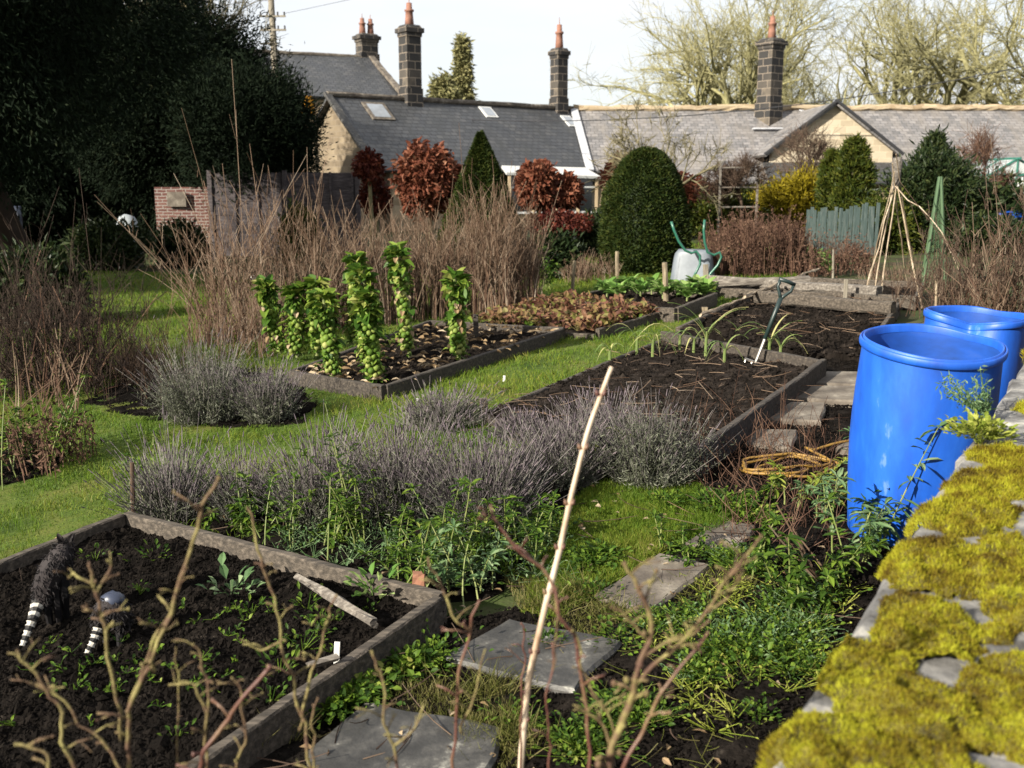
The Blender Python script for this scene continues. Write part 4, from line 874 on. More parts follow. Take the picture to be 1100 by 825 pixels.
paving([(735, 590), (765, 562), (812, 570), (792, 596)], M['stone'], 'fourth slab of the path half covered by weeds', .03)
paving([(800, 482), (806, 466), (856, 468), (850, 488)], M['stone'], 'narrow slab by the near end of the leek bed board', .04)
paving([(810, 456), (824, 438), (886, 440), (882, 460)], M['stone'], 'broad slab beside the middle of the leek bed board', .05)
paving([(842, 434), (858, 420), (922, 422), (922, 438)], M['stone'], 'slab left of the blue barrel under the next one', .05)
paving([(875, 418), (886, 405), (926, 406), (926, 420)], M['stone'], 'farthest slab of the path left of the blue barrel rim', .05)
paving([(897, 488), (912, 474), (932, 474), (930, 496)], M['stone'], 'small slab against the foot of the large blue barrel', .05)

# ================================================================== BLUE BARRELS
def barrel(px, py, depthY, dia, h, lab, squash=None, tilt=(0, 0, 0)):
    c = at(px, py, depthY); g = np.array([c[0], c[1], c[2] - h]); r = dia / 2
    T = thing('plastic_barrel', g, lab, 'barrel', 'blue plastic barrels by the wall')
    def df(v):
        v = v.copy(); a = np.arctan2(v[:, 1], v[:, 0]); t = np.clip(v[:, 2] / h, 0, 1)
        rr = 1 + .010 * np.cos(2 * a + .6) * t ** 2
        v[:, 0] *= rr; v[:, 1] *= rr
        dent = np.exp(-((a - .55) / .5) ** 2) * np.clip((t - .86) / .14, 0, 1)
        v[:, 2] -= dent * .018; v[:, 0] -= dent * .018 * np.cos(.55); v[:, 1] -= dent * .018 * np.sin(.55)
        v[:, 2] += .006 * np.sin(a * 2 + 1) * np.clip((t - .8) / .2, 0, 1)
        if squash:
            k = np.clip((t - .45) / .55, 0, 1) ** 1.5
            pin = np.exp(-((np.abs(np.angle(np.exp(1j * (a - squash)))) / .62) ** 2)) * k
            rad = 1 - pin * .62
            v[:, 0] *= rad; v[:, 1] *= rad; v[:, 2] -= pin * .05
        tz = np.array(tilt); v[:, 0] += v[:, 2] * tz[0]; v[:, 1] += v[:, 2] * tz[1]
        zt = v[:, 2].copy(); v[:, 2] += (v[:, 1] * -tz[1] + v[:, 0] * -tz[0]) * t * 1.0
        return v
    out = [(0.0, .0), (r * .78, .0), (r * .84, .012), (r * .875, .05), (r * .92, h * .2), (r * .965, h * .35), (r * .99, h * .5), (r * .995, h * .62), (r * .985, h * .75), (r * .965, h * .88), (r * .955, h * .945), (r * .955, h * .955)]
    mb = MB(); lathe(mb, [(x, z) for x, z in out], g, 72, deform=df)
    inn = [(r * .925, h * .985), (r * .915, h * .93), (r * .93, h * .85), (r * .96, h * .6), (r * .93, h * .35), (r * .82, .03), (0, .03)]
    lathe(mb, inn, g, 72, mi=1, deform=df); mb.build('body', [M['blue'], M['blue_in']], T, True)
    rim = [(r * .955, h * .950), (r * .985, h * .952), (r * 1.0, h * .960), (r * 1.005, h * .972), (r * .998, h * .985), (r * .985, h * .992), (r * .972, h * .990), (r * .966, h * .982), (r * .958, h * .984), (r * .95, h * .996), (r * .938, h * .999), (r * .925, h * .99), (r * .915, h * .96)]
    mb = MB(); lathe(mb, rim, g, 72, deform=df); mb.build('rim', M['blue'], T, True)
    return T
barrel(989, 355, 4.38, .575, .95, 'large open blue plastic barrel in front, beside the mossy wall', tilt=(.0, -.14))
barrel(1041, 333, 5.5, .52, .92, 'second blue barrel with a pinched-in rim behind the large one', squash=-2.2, tilt=(.02, -.05))

# ================================================================== MOSSY STONE WALL
WD = nrm(np.array([.635, 1.0, 0])); WN = np.array([WD[1], -WD[0], 0]); W0 = np.array([.468, 1.5, 0]); WW = .56; WH = .84
def wp(s, t, z=0.0):
    p = W0 + WD * s + WN * t; return np.array([p[0], p[1], float(gz(p[0], p[1])) + z])
T = thing('stone_wall', wp(2, WW / 2), 'old stone wall topped with flat coping stones and yellow-green moss', 'wall')
mb = MB(); ss = np.arange(-1.2, 9.5, .12)
courses_z = np.linspace(-.2, WH - .07, 7)
for k in range(6):
    s = -1.3 + R.uniform(0, .2)
    while s < 9.3:
        L = R.uniform(.18, .42); z0, z1 = courses_z[k], courses_z[k + 1]
        q0, q1 = wp(s + .006, WW / 2), wp(s + L - .006, WW / 2); zc = (z0 + z1) / 2; o = R.uniform(-.015, .015)
        bar(mb, q0 + [0, 0, zc], q1 + [0, 0, zc], WW - .08 + o, (z1 - z0) - .012, .02, .006, .1); s += L
mb.build('wall_body', M['coping'], T)
s = -1.25
while s < 9.2:
    L = R.uniform(.42, .75); mb = MB(); e = [wp(s + .012, -.02 + R.uniform(-.015, .015)), wp(s + .012, WW), wp(s + L - .012, WW), wp(s + L - .012, -.02 + R.uniform(-.015, .015))]
    e = np.array(e); c = e.mean(0); Q = ragged(e, .08, .01); Q[:, 2] = gz(Q[:, 0], Q[:, 1]); dz = R.uniform(-.008, .008)
    slab(mb, Q[::-1] if np.cross(e[1] - e[0], e[2] - e[1])[2] < 0 else Q, WH - .07, WH + dz, .014); mb.build('coping_stone', M['coping'], T); s += L
def moss(s0, s1, t0, t1, thick, dens, seed, keep=.0, hgt=.013):
    """a cushion lying on the coping: a mounded mat with a pile of tiny shoots"""
    n = 46; S, Tt = np.meshgrid(np.linspace(s0, s1, n), np.linspace(t0, t1, n)); P0 = W0 + WD * S[..., None] + WN * Tt[..., None]
    def hf(x, y, s, t):
        a = (2 * (s - s0) / (s1 - s0) - 1); b = 2 * (t - t0) / (t1 - t0) - 1
        e = .8 - (np.abs(a) ** 2.5 + np.abs(b) ** 2.5) + fbm(np.stack([x * 8, y * 8, x * 0 + seed], -1), 4) * 1.7 + keep
        return np.clip(e, -.4, .5)
    E = hf(P0[..., 0], P0[..., 1], S, Tt); lump = fbm(np.stack([P0[..., 0] * 24, P0[..., 1] * 24, S * 0 + seed], -1), 3) * 1.5
    H_ = np.where(E > 0, np.sqrt(np.clip(E, 0, .5) / .5) * thick * (1 + lump * .9), -.02)
    Z = gz(P0[..., 0], P0[..., 1]) + WH + H_ - .004
    over = Tt < -.02; Z = Z - np.where(over, (-.02 - Tt) * 1.1, 0)
    ok = E > -.12; q = ok[:-1, :-1] & ok[1:, :-1] & ok[:-1, 1:] & ok[1:, 1:]; i = (np.arange(n - 1)[:, None] * n + np.arange(n - 1)[None])[q]
    mb = MB(); mb.add(np.stack([P0[..., 0], P0[..., 1], Z], -1).reshape(-1, 3), np.stack([i, i + n, i + n + 1, i + 1], -1))
    N = int((s1 - s0) * (t1 - t0) * dens); s = R.uniform(s0, s1, N); t = R.uniform(t0, t1, N); P = W0 + WD * s[:, None] + WN * t[:, None]
    e = hf(P[:, 0], P[:, 1], s, t); k = e > .0; P, s, t, e = P[k], s[k], t[k], e[k]
    lump = fbm(np.stack([P[:, 0] * 24, P[:, 1] * 24, s * 0 + seed], -1), 3) * 1.5; P[:, 2] = gz(P[:, 0], P[:, 1]) + WH - .008 + np.sqrt(e / .5) * thick * (1 + lump * .9) - np.where(t < -.02, (-.02 - t) * 1.1, 0)
    dd = rdir(len(P), .55) + (-WN * np.clip(.03 - t, 0, .1)[:, None] * 12)
    blades(mb, P, dd, R.uniform(.5, 1.5, len(P)) * hgt, .0026, R.normal(size=P.shape) * .25, mi=1)
    mb.build('moss_cushion', [M['moss_base'], M['moss']], T)
mlist = [(-.80, -.36, -.05, .27, .06), (-.62, -.16, .24, .56, .05), (-.36, .02, -.05, .25, .055), (-.20, .10, .27, .56, .045), (.06, .30, -.05, .18, .05), (.06, .40, .19, .36, .04), (.12, .34, .42, .56, .04), (.36, .58, .02, .25, .055), (.44, .72, .30, .46, .045), (.64, .88, -.05, .22, .055), (.76, 1.02, .24, .40, .04),
         (.93, 1.14, -.05, .16, .05), (1.18, 1.42, -.04, .20, .05), (1.08, 1.36, .30, .46, .035), (1.46, 1.70, -.04, .16, .045), (1.66, 1.95, .14, .34, .03), (1.95, 2.2, .02, .16, .03), (2.3, 2.7, .1, .42, .025), (2.75, 3.3, -.03, .3, .04), (3.4, 4.4, .0, .4, .035)]
for i, a in enumerate(mlist):
    a = (a[0] - .06, a[1] + .05, a[2] - .01, a[3] + .05, a[4] * .55); moss(*a, dens=np.interp(a[0], [-.8, 1, 3], [420000, 300000, 80000]), seed=i * 3.7, keep=(.0 if a[0] < 0 else -.08 if a[0] < .6 else -.25), hgt=float(np.interp(a[0], [0, 3], [.0075, .016])))
# tuft of fleshy leaves on the wall edge
def rosette(T, name, c, n, rad, L, W, mat, up=.6, sub=1):
    mb = MB(); k_ = 8; stems(mb, np.tile(c - [0, 0, rad * .3 + .03], (k_, 1)), rdir(k_, .9), rad * 1.1 + .02, .002, .001, np.zeros((k_, 3)), 2, 3); P = c + R.normal(size=(n, 3)) * [rad, rad, rad * .45] ; P[:, 2] = np.maximum(P[:, 2], c[2] - rad * .2)
    ax = nrm(P - c + 1e-6) + rdir(n, .8) * up; leaves(mb, P, ax, [0, 0, 1.0] + R.normal(size=(n, 3)) * .3, R.uniform(.6, 1.2, n) * L, W * R.uniform(.7, 1.2, n), .15); return mb.build(name, mat, T)
c = wp(1.68, .0, WH + .035); T2 = thing('wall_plant', c - [0, 0, .05], 'pale yellow-green tuft growing on the wall top beside the barrel', 'plant'); rosette(T2, 'foliage', c, 460, .036, .024, .015, M['tuft'])
c = wp(1.90, -.01, WH + .03); T2 = thing('wall_plant', c - [0, 0, .05], 'grey-green feathery sprig trailing over the wall top past the pale tuft', 'plant')
mb = MB(); n = 16; Pq = stems(mb, np.repeat(c[None], n, 0), -WN * .5 + hdir(n) * .6 + [0, 0, .5], R.uniform(.08, .17, n), .003, .0015, R.normal(size=(n, 3)) * .15, 4)
q = np.repeat(Pq[:, 1:].reshape(-1, 3), 7, 0); leaves(mb, q + R.normal(size=q.shape) * .008, R.normal(size=q.shape) + [0, 0, .4], R.normal(size=q.shape), .022, .006, simple=True); mb.build('foliage', M['glauc'], T2)

# ================================================================== BRUSSELS SPROUTS
def sprout_plant(g, h, lab, seed, lean=(0, 0), yellow=False, bare=.45, wide=1.0, leafy=1.0):
    T = thing('brussels_sprout_plant', g, lab, 'vegetable', 'brussels sprout plants in the raised bed')
    top_ = np.array([lean[0], lean[1], h]); t = np.linspace(0, 1, 7)[:, None]; P = np.asarray(g) + top_ * t + np.array([0, 0, 0]) + np.sin(t * 4 + seed) * [.012, .01, 0]
    mb = MB(); tube(mb, P, np.linspace(.020, .012, 7), 8); mb.build('stalk', M['stalk'], T)
    mb = MB(); n = int(70 * h / .7); k = np.arange(n); tt = .10 + .72 * (k / n); a = k * 2.4 + seed
    for tq, aq in zip(tt, a):
        c = np.asarray(g) + top_ * tq + np.array([math.cos(aq), math.sin(aq), 0]) * (.042 * wide); r = R.uniform(.019, .031) * (1.15 - .5 * abs(tq - .45))
        sphere(mb, c, r, 8, 6, noise=.15)
    mb.build('sprout', M['button'], T, True)
    mb = MB(); n = int(230 * leafy); tt = R.beta(1.2, 1.0, n) * .93 + .04; a = R.uniform(0, 2 * PI, n); sd = np.stack([np.cos(a), np.sin(a), 0 * a], -1)
    lump_ = np.clip(1 + fbm(np.stack([tt * 6 + seed * 5, np.cos(a) * .8, np.sin(a) * .8], -1), 2) * 3.0, .2, 2.6)
    P = np.asarray(g) + top_ * tt[:, None] + sd * (R.uniform(.02, .065, n) * lump_)[:, None] * wide
    leaves(mb, P, sd * .9 + np.array([0, 0, -.35]) + R.normal(size=P.shape) * .35, [0, 0, 1.0] + sd * .6, R.uniform(.03, .065, n), R.uniform(.026, .05, n), .3)
    n = 64; a = R.uniform(0, 2 * PI, n); sd = np.stack([np.cos(a), np.sin(a), 0 * a], -1); hh_ = R.beta(2.2, 1.1, n); el = (hh_ * 2.0 - 1.2 + R.normal(size=n) * .35)[:, None]
    P = np.asarray(g) + top_ * (.74 + .24 * hh_)[:, None] + sd * .025
    leaves(mb, P, sd + [0, 0, 1] * el + R.normal(size=P.shape) * .2, [0, 0, 1.0] - sd * .5 + R.normal(size=P.shape) * .35, R.uniform(.07, .14, n), R.uniform(.06, .11, n), .4)
    n = R.integers(5, 12); a = R.uniform(0, 2 * PI, n); sd = np.stack([np.cos(a), np.sin(a), 0 * a], -1); P = np.asarray(g) + top_ * R.uniform(.35, .85, n)[:, None] + sd * .03
    leaves(mb, P, sd + [0, 0, -.35] + R.normal(size=P.shape) * .3, [0, 0, 1.0] + sd * .3, R.uniform(.09, .15, n), R.uniform(.07, .11, n), .25)
    if yellow:
        n = 12; a = R.uniform(0, 2 * PI, n); sd = np.stack([np.cos(a), np.sin(a), 0 * a], -1); P = np.asarray(g) + top_ * R.uniform(.2, .95, n)[:, None] + sd * .05
        leaves(mb, P, sd + [0, 0, -1.1], sd + [0, 0, .5], R.uniform(.06, .10, n), R.uniform(.04, .06, n), .3, mi=1)
    mb.build('foliage', [M['sprout'], M['deadleaf']], T)
    return T
for i, (px, py, pt, lab, yl, wd, lf) in enumerate([
    (493, 388, 296, 'sprout plant at the right, knobbly with bare sprouts and withered top leaves', 1, 1.15, .8), (439, 386, 266, 'tallest sprout plant with a big leafy crown, left of the knobbly one', 1, 1.0, 1.0),
    (403, 412, 318, 'leafy sprout plant nearest the front right corner of its bed', 0, 1.15, 1.4), (378, 372, 276, 'tall sprout plant standing behind the front pair', 1, .95, 1.1),
    (359, 408, 318, 'narrow sprout plant at the front, left of the front corner one', 0, 1.0, .9), (340, 382, 302, 'slim sprout plant between the yellowing clump and the front pair', 0, .9, .9),
    (318, 384, 310, 'bushy dark green sprout plant just right of the yellowing one', 1, 1.2, 1.3), (300, 380, 304, 'yellowing sprout plant at the left end of the bed', 1, 1.2, 1.5), (392, 392, 290, 'thin sprout plant going to a tall bare tip in the middle of the bed', 0, .8, .8), (255, 352, 308, 'pale stunted sprout plant among the dead stems, left of its bed', 1, .8, .5)]):
    g = spot(px, py, .05 if px > 280 else 0); h = at(px, pt, g[1])[2] - g[2]; sprout_plant(g, h, lab, i * 1.3, (R.normal() * .045, R.normal() * .03), yl, wide=wd, leafy=lf)
# litter of dead leaves and stones in the sprout bed
s = scatter(P2, 330); s[:, 2] += .10; mb = MB(); leaves(mb, s, hdir(len(s)) + [0, 0, .1], [0, 0, 1.0] + R.normal(size=s.shape) * .5, R.uniform(.05, .13, len(s)), R.uniform(.02, .05, len(s)), .3); tag(mb.build('leaf_litter', M['deadleaf']), kind='stuff')
s = scatter(P6, 110); s[:, 2] += .09; mb = MB(); stems(mb, s, hdir(len(s)) + [0, 0, .08], R.uniform(.05, .3, len(s)),   .003, .002, R.normal(size=s.shape) * .1); s = scatter(P5, 150); s[:, 2] += .10; stems(mb, s, hdir(len(s)) + [0, 0, .08], R.uniform(.05, .3, len(s)), .003, .002, R.normal(size=s.shape) * .1); tag(mb.build('stalk_litter', M['reed']), kind='stuff')

# ================================================================== LEEKS, CABBAGES, STRAWBERRIES
def leek(g, h, lab, n=6, droop=1.0, pale=False):
    T = thing('leek', g, lab, 'vegetable', 'leeks in the long bed'); mb = MB(); tube(mb, [np.asarray(g) - [0, 0, .03], np.asarray(g) + [0, 0, h * .35]], [.014, .011], 7); mb.build('stem', M['leek'], T)
    mb = MB()
    for k in range(n):
        a = k * PI + R.normal() * .5; sd = np.array([math.cos(a), math.sin(a) * .4, 0]); L = h * R.uniform(.8, 1.3); t = np.linspace(0, 1, 8); fall = droop * R.uniform(.5, 1.3)
        c = np.asarray(g) + np.array([0, 0, h * (.2 + .1 * k / n)]) + sd * (t[:, None] ** 1.4) * L * .55 + np.array([0, 0, 1]) * ((t - fall * t ** 2.6) * L * .75)[:, None]
        wv = np.cross(sd, [0, 0, 1.0]) * .014 * (np.sin(np.clip(t * 1.0 + .12, 0, 1) * PI) ** .5)[:, None]
        v = np.stack([c - wv, c - [0, 0, .004] * np.ones((8, 1)), c + wv], 1).reshape(-1, 3); i = np.arange(7)[:, None] * 3
        mb.add(v, np.concatenate([i + [[0, 1, 4, 3]], i + [[1, 2, 5, 4]]]))
    mb.build('leaf', M['leek'], T)
for px, py, hh, lab, dr in [(655, 388, .16, 'short drooping leek at the left end of the row', 1.2), (684, 382, .28, 'leek with an upright leaf and pale collapsed ones', 1.2), (701, 384, .26, 'leek with leaves arching over to the left of the middle', 1.4), (730, 378, .24, 'tall pale leek in the middle of the row', 1.2), (745, 380, .22, 'small yellowing leek right of the middle one', 1.3),
                            (758, 382, .34, 'tall leek with a long slanting green leaf', .7), (778, 390, .2, 'leek with one leaf lying to the right', 1.3), (826, 384, .26, 'green leek just left of the fork shaft', .7), (838, 386, .2, 'small green leek right of the fork blade', .9)]:
    leek(spot(px, py, .07), hh * 1.65, lab, 6, dr)
for i, (px, py) in enumerate([(652, 318), (664, 322), (676, 315), (688, 321), (700, 316), (712, 322), (727, 318), (738, 323), (748, 316), (757, 320)]):
    g = spot(px, py, .09); T = thing('cabbage_plant', g, 'pale green young cabbage in the crowded row of the cabbage bed', 'vegetable', 'cabbages in the far raised bed')
    n = 34; a = R.uniform(0, 2 * PI, n); sd = np.stack([np.cos(a), np.sin(a), 0 * a], -1); mb = MB(); P = np.tile(g, (n, 1)) + sd * .04 + [0, 0, 1] * R.uniform(.04, .14, n)[:, None]
    leaves(mb, P, sd * .8 + [0, 0, 1] * R.uniform(.1, 1.2, n)[:, None], [0, 0, 1.0] - sd * .5, R.uniform(.08, .16, n), R.uniform(.07, .12, n), .25); mb.build('foliage', M['cabbage'], T)
    mb = MB(); tube(mb, [g - [0, 0, .04], g + [0, 0, .08]], .012, 6); mb.build('stem', M['stalk'], T)
def lowcover(poly, n, name, mat, L, W, z=.0, hmax=.07, dens=None, kind='stuff', m=7, sp=.045):
    C = scatter(poly, n, dens)
    if len(C) < 3: return None
    P = np.repeat(C, m, 0) + R.normal(size=(len(C) * m, 3)) * [sp, sp, 0]; P[:, 2] += z + R.uniform(.2, 1, len(P)) * hmax
    ax = P - np.repeat(C, m, 0); ax[:, 2] = R.uniform(-.01, .05, len(P)); mb = MB(); leaves(mb, P, ax + R.normal(size=P.shape) * .02, [0, 0, 1.0] + R.normal(size=P.shape) * .35, R.uniform(.6, 1.3, len(P)) * L, R.uniform(.7, 1.2, len(P)) * W, .15)
    st = np.repeat(C, m, 0); st[:, 2] += z; stems(mb, st, P - st, np.linalg.norm(P - st, axis=1), .0018, .0012, np.zeros_like(P), 1, 3)
    return tag(mb.build(name, mat), kind=kind)
lowcover(P3, 330, 'strawberry_plants', M['straw'], .075, .06, .07, .10)
lowcover(P3, 40, 'strawberry_weeds', M['weed'], .05, .035, .07, .06)
lowcover(PX([(840, 292), (895, 294), (892, 286), (842, 284)]), 50, 'rhubarb_leaves', M['cabbage'], .13, .10, .05, .16)

# ================================================================== GARDEN FORK, WHEELBARROW, WIGWAM, OBELISK
g = spot(811, 391, .06); tp = at(846, 302, g[1] + .05); e = tp - g; T = thing('garden_fork', g, 'garden fork with dark green D-shaped handle stuck upright in the leek bed', 'fork'); sd = nrm(np.cross(e, [0, 1.0, .2])); eu = nrm(e)
LL = np.linalg.norm(e); mb = MB(); tube(mb, [g + e * .30, g + e * .6, g + e * .80], [.016, .0175, .018], 10); mb.build('shaft', M['forkgrip'], T, True)
mb = MB(); y0 = g + e * .79
tube(mb, [y0, y0 + eu * .03 + sd * .02, y0 + eu * .08 + sd * .055, y0 + eu * LL * .2 + sd * .058], [.015, .013, .012, .013], 8); tube(mb, [y0, y0 + eu * .03 - sd * .02, y0 + eu * .08 - sd * .055, y0 + eu * LL * .2 - sd * .058], [.015, .013, .012, .013], 8)
tube(mb, [y0 + eu * LL * .2 + sd * .066, y0 + eu * (LL * .2 + .004), y0 + eu * LL * .2 - sd * .066], .016, 10); mb.build('grip', M['forkgrip'], T, True)
mb = MB(); tube(mb, [g + e * .02, g + e * .30], [.012, .013], 8); bar(mb, g + e * .02 - sd * .09, g + e * .02 + sd * .09, .016, .02, up=tuple(eu)); mb.build('socket', M['steel'], T)
mb = MB()
for k in (-1.5, -.5, .5, 1.5): tube(mb, [g + e * .02 + sd * k * .055, g - eu * .12 + sd * k * .055, g - eu * .20 + sd * k * .055], [.007, .006, .002], 6)
mb.build('tine', M['steel'], T)

g = gp(744, 14.0); k = 14.0 / 1100; T = thing('wheelbarrow', g, 'grey plastic wheelbarrow stood up on its nose with green tube handles', 'wheelbarrow')
zt = at(744, 268, 14)[2] - g[2]
mb = MB(); sec = []
for t in np.linspace(0, 1, 9):
    w_ = (.30 - .055 * t) * (1 if t < .85 else 1 - (t - .85) * 1.1); dpt = .20 - .05 * t; zz = zt * (t if t < .85 else .85 + (t - .85) * 1.0); a = np.linspace(0, 2 * PI, 28, endpoint=False); ex = 4.5
    cx = np.sign(np.cos(a)) * np.abs(np.cos(a)) ** (2 / ex) * w_; cy = np.sign(np.sin(a)) * np.abs(np.sin(a)) ** (2 / ex) * dpt; sec.append(np.stack([cx * .95 + cy * .25, cy - cx * .35, zz + 0 * a], -1))
sec = np.array(sec) + g; i = np.arange(8)[:, None] * 28; j = np.arange(28)[None]; kk = (j + 1) % 28
mb.add(sec, np.stack([i + j, i + kk, i + 28 + kk, i + 28 + j], -1).reshape(-1, 4), (8 * 28 + np.arange(28))[None]); mb.build('tub', M['barrow'], T, True)
hb = lambda l, Y: [at(x, y, Y) for x, y in l]
mb = MB(); tube(mb, hb([(721, 238), (724, 247), (729, 259), (736, 269), (743, 272), (748, 270), (752, 275), (752, 284), (748, 292), (743, 302)], 13.62), .017, 8); mb.build('handle', M['green_tube'], T, True)
mb = MB(); tube(mb, hb([(757, 236), (756, 247), (757, 260), (760, 271), (767, 274), (773, 271), (775, 276), (771, 285), (764, 293), (757, 303)], 13.7), .017, 8); mb.build('handle', M['green_tube'], T, True)

ap = at(961, 205, 11.3); T = thing('cane_wigwam', gp(962, 11.3, 310), 'wigwam of pale canes bound at the top behind the dug bed', 'plant support')
for i, (px, py, tx, ty) in enumerate([(928, 322, 966, 180), (939, 318, 964, 172), (946, 322, 966, 168), (975, 305, 958, 175), (990, 328, 957, 170), (984, 300, 962, 166), (932, 308, 962, 185)]):
    f = spot(px, py, .05); t2 = at(tx, ty, 11.3 + (11.3 - f[1]) * .25); mb = MB(); P = f + (t2 - f) * np.linspace(-.02, 1, 6)[:, None] + np.concatenate([[np.zeros(3)], R.normal(size=(5, 3)) * .008]); tube(mb, P, np.linspace(.009, .006, 6), 6); mb.build('cane', M['bamboo'], T)
mb = MB(); lathe(mb, [(0, -.02), (.03, 0), (.045, .1), (.05, .2), (.06, .27), (.045, .30), (0, .31)], at(962, 203, 11.3), 12, deform=lambda v: v * (1 + fbm(v * 14, 3)[:, None] * .25)); mb.build('binding', M['log'], T)
mb = MB(); tube(mb, [at(962, 200, 11.2), at(975, 215, 11), at(988, 222, 10.9), at(1001, 236, 10.8), at(1012, 250, 10.7), at(1030, 290, 10.6)], .006, 5); mb.build('cane', M['bamboo'], T)
T = thing('net_obelisk', gp(1004, 12.2, 300), 'narrow obelisk of poles wrapped in green netting right of the cane wigwam', 'plant support'); ap = at(1010, 190, 12.2)
feet = [gp(x, 12.2 + dy, 300) for x, dy in ((992, -.2), (1016, -.2), (1014, .25), (990, .25))]
for f in feet: mb = MB(); tube(mb, [f, ap + (f - ap) * .06 * [1, 1, 0]], [.016, .02], 6); mb.build('pole', M['mesh_green'], T)
mb = MB()
for r_ in np.linspace(.15, .95, 12):
    for a_, b_ in ((0, 1), (1, 2), (2, 3), (3, 0)): tube(mb, [ap + (feet[a_] - ap) * r_, ap + (feet[b_] - ap) * r_], .003, 3)
for a_, b_ in ((0, 1), (1, 2), (2, 3), (3, 0)):
    for f_ in np.linspace(.15, .85, 5): q = feet[a_] * (1 - f_) + feet[b_] * f_; tube(mb, [ap, q], .003, 3)
mb.build('netting', M['mesh_green'], T)

# yellow hose coil
hs = []; c = spot(848, 508)
for k in range(120):
    a = k / 120 * 2 * PI * 4.2; rr = .21 + .05 * math.sin(k * .27) + .03 * math.sin(k * .11 + 1); x = c[0] + math.cos(a) * rr * 1.0 - .02; y = c[1] + math.sin(a) * rr * .75; hs.append([x + .03 * math.sin(k * .9), y + .02 * math.cos(k * .7), float(gz(x, y)) + .02 + .012 * (k / 28) + .012 * math.sin(a * 1.5 + k * .1)])
for k in range(1, 14): x = hs[119][0] + k * .05; y = hs[119][1] - .02 * math.sin(k * .6) + .05 * math.sin(k * .25); hs.append([x, y, float(gz(x, y)) + .05 + .04 * math.sin(k * .35)])
mb = MB(); tube(mb, hs, .0072, 8); tag(mb.build('hose', M['yellow'], None, True), 'coil of yellow hose lying on the path beside the large blue barrel', 'hose')
# plant labels, brick bit, silver globe
for px, py, lab, hh in [(361, 704, 'small white plant label at the front edge of the nearest bed', .05), (541, 410, 'tiny white plant label standing on the grass strip', .05), (616, 524, 'white plant label under the front lavender', .05), (448, 432, 'small white tag in the soil near the sprout bed corner', .03)]:
    g = spot(px, py, .12 if px < 400 else 0); mb = MB(); bar(mb, (0, 0, -.03), (.006, 0, hh), .02, .003, .001, 0, .05, up=(0, 1, 0)); o = mb.build('plant_label', M['label']); o.location = tuple(g); tag(o, lab, 'plant label')
mb = MB(); bar(mb, (-.025, 0, 0), (.025, 0, .0), .05, .07, .012, .004, .02); o = mb.build('brick_fragment', M['terracotta_bit']); o.location = tuple(spot(450, 634, .1) + np.array([0, 0, .04])); tag(o, 'orange brick fragment wedged in the right corner of the nearest bed', 'brick')
g = spot(272, 330); p = at(272, 299, g[1] + 1.2); mb = MB(); sphere(mb, (0, 0, 0), .045, 16, 10); tube(mb, [(0, 0, -.04), (0, 0, -1.0)], .006, 6); o = mb.build('garden_globe', M['white'], None, True); o.location = tuple(p); tag(o, 'small silvery white globe on a stick among the dead stems', 'garden ornament')

# two dark ring-tailed animal figures in the nearest bed
def figure(body, rad, tail, tr, ears, lab, backcol=None, legs=()):
    T = thing('animal_figure', (tail[0] + body[0]) / 2, lab, 'garden ornament', 'ring-tailed figures in the nearest bed')
    mb = MB()
    t = np.linspace(0, 1, 22); bp = np.stack([np.interp(t, np.linspace(0, 1, len(body)), np.array(body)[:, i]) for i in range(3)], -1); br = np.interp(t, np.linspace(0, 1, len(rad)), rad)
    for _ in range(2): bp[1:-1] = (bp[:-2] + 2 * bp[1:-1] + bp[2:]) / 4; br[1:-1] = (br[:-2] + 2 * br[1:-1] + br[2:]) / 4
    tube(mb, bp, br * .92, 14)
    for l in legs: tube(mb, l, [.022, .016, .012], 7)
    n = 1500; k = R.integers(0, 22, n); dirs = nrm(R.normal(size=(n, 3))); P = bp[k] + dirs * br[k][:, None] * .93
    leaves(mb, P, dirs * .5 + np.array([0, 0, -.8]) + R.normal(size=P.shape) * .4, dirs, R.uniform(.012, .026, n), .007, simple=True); mb.build('body', M['fur'], T)
    if backcol: mb = MB(); sphere(mb, bp[12] + [0.0, -.0, .022], .042, 14, 9, sc_=(1.1, .9, .85), noise=.25); mb.build('back', M['bluegrey'], T, True)
    mb = MB()
    for s_, f_ in ears: leaves(mb, [s_] * 3, [np.array(f_) + R.normal(size=3) * .25 for _ in range(3)], [[0, -1, .2]] * 3, .045, .022, .2)
    mb.build('ear_tuft', M['fur'], T)
    mb = MB(); n = 10; t = np.linspace(0, 1, n * 4 + 1); tp_ = np.stack([np.interp(t, np.linspace(0, 1, len(tail)), np.array(tail)[:, i]) for i in range(3)], -1); r_ = np.interp(t, [0, 1], tr) * (1 + .16 * np.cos(t * n * 2 * PI))
    for k in range(n): tube(mb, tp_[k * 4:k * 4 + 5], r_[k * 4:k * 4 + 5], 9, mi=k % 2)
    mb.build('tail', [M['band_black'], M['band_white']], T)
gA = spot(62, 668, .09); Yb = gA[1]
pt = lambda x, y, dy=0: at(x, y, Yb + dy)
figure([pt(46, 648), pt(50, 628), pt(58, 610), pt(67, 596), pt(70, 586, .02)], [.035, .055, .058, .046, .03], [pt(41, 648, -.02), pt(34, 668, -.1), pt(24, 694, -.16)], (.024, .010), [(pt(69, 583), (-.3, -.1, 1)), (pt(74, 583), (.4, -.1, 1))], 'upright dark furry animal figure with ringed tail at the left', legs=([pt(60, 630), pt(62, 650), spot(63, 668, .08)], [pt(68, 615), pt(70, 640), spot(71, 664, .08)], [pt(48, 645), pt(52, 658), spot(54, 670, .08)]))
gB = spot(120, 690, .09); Yb = gB[1]
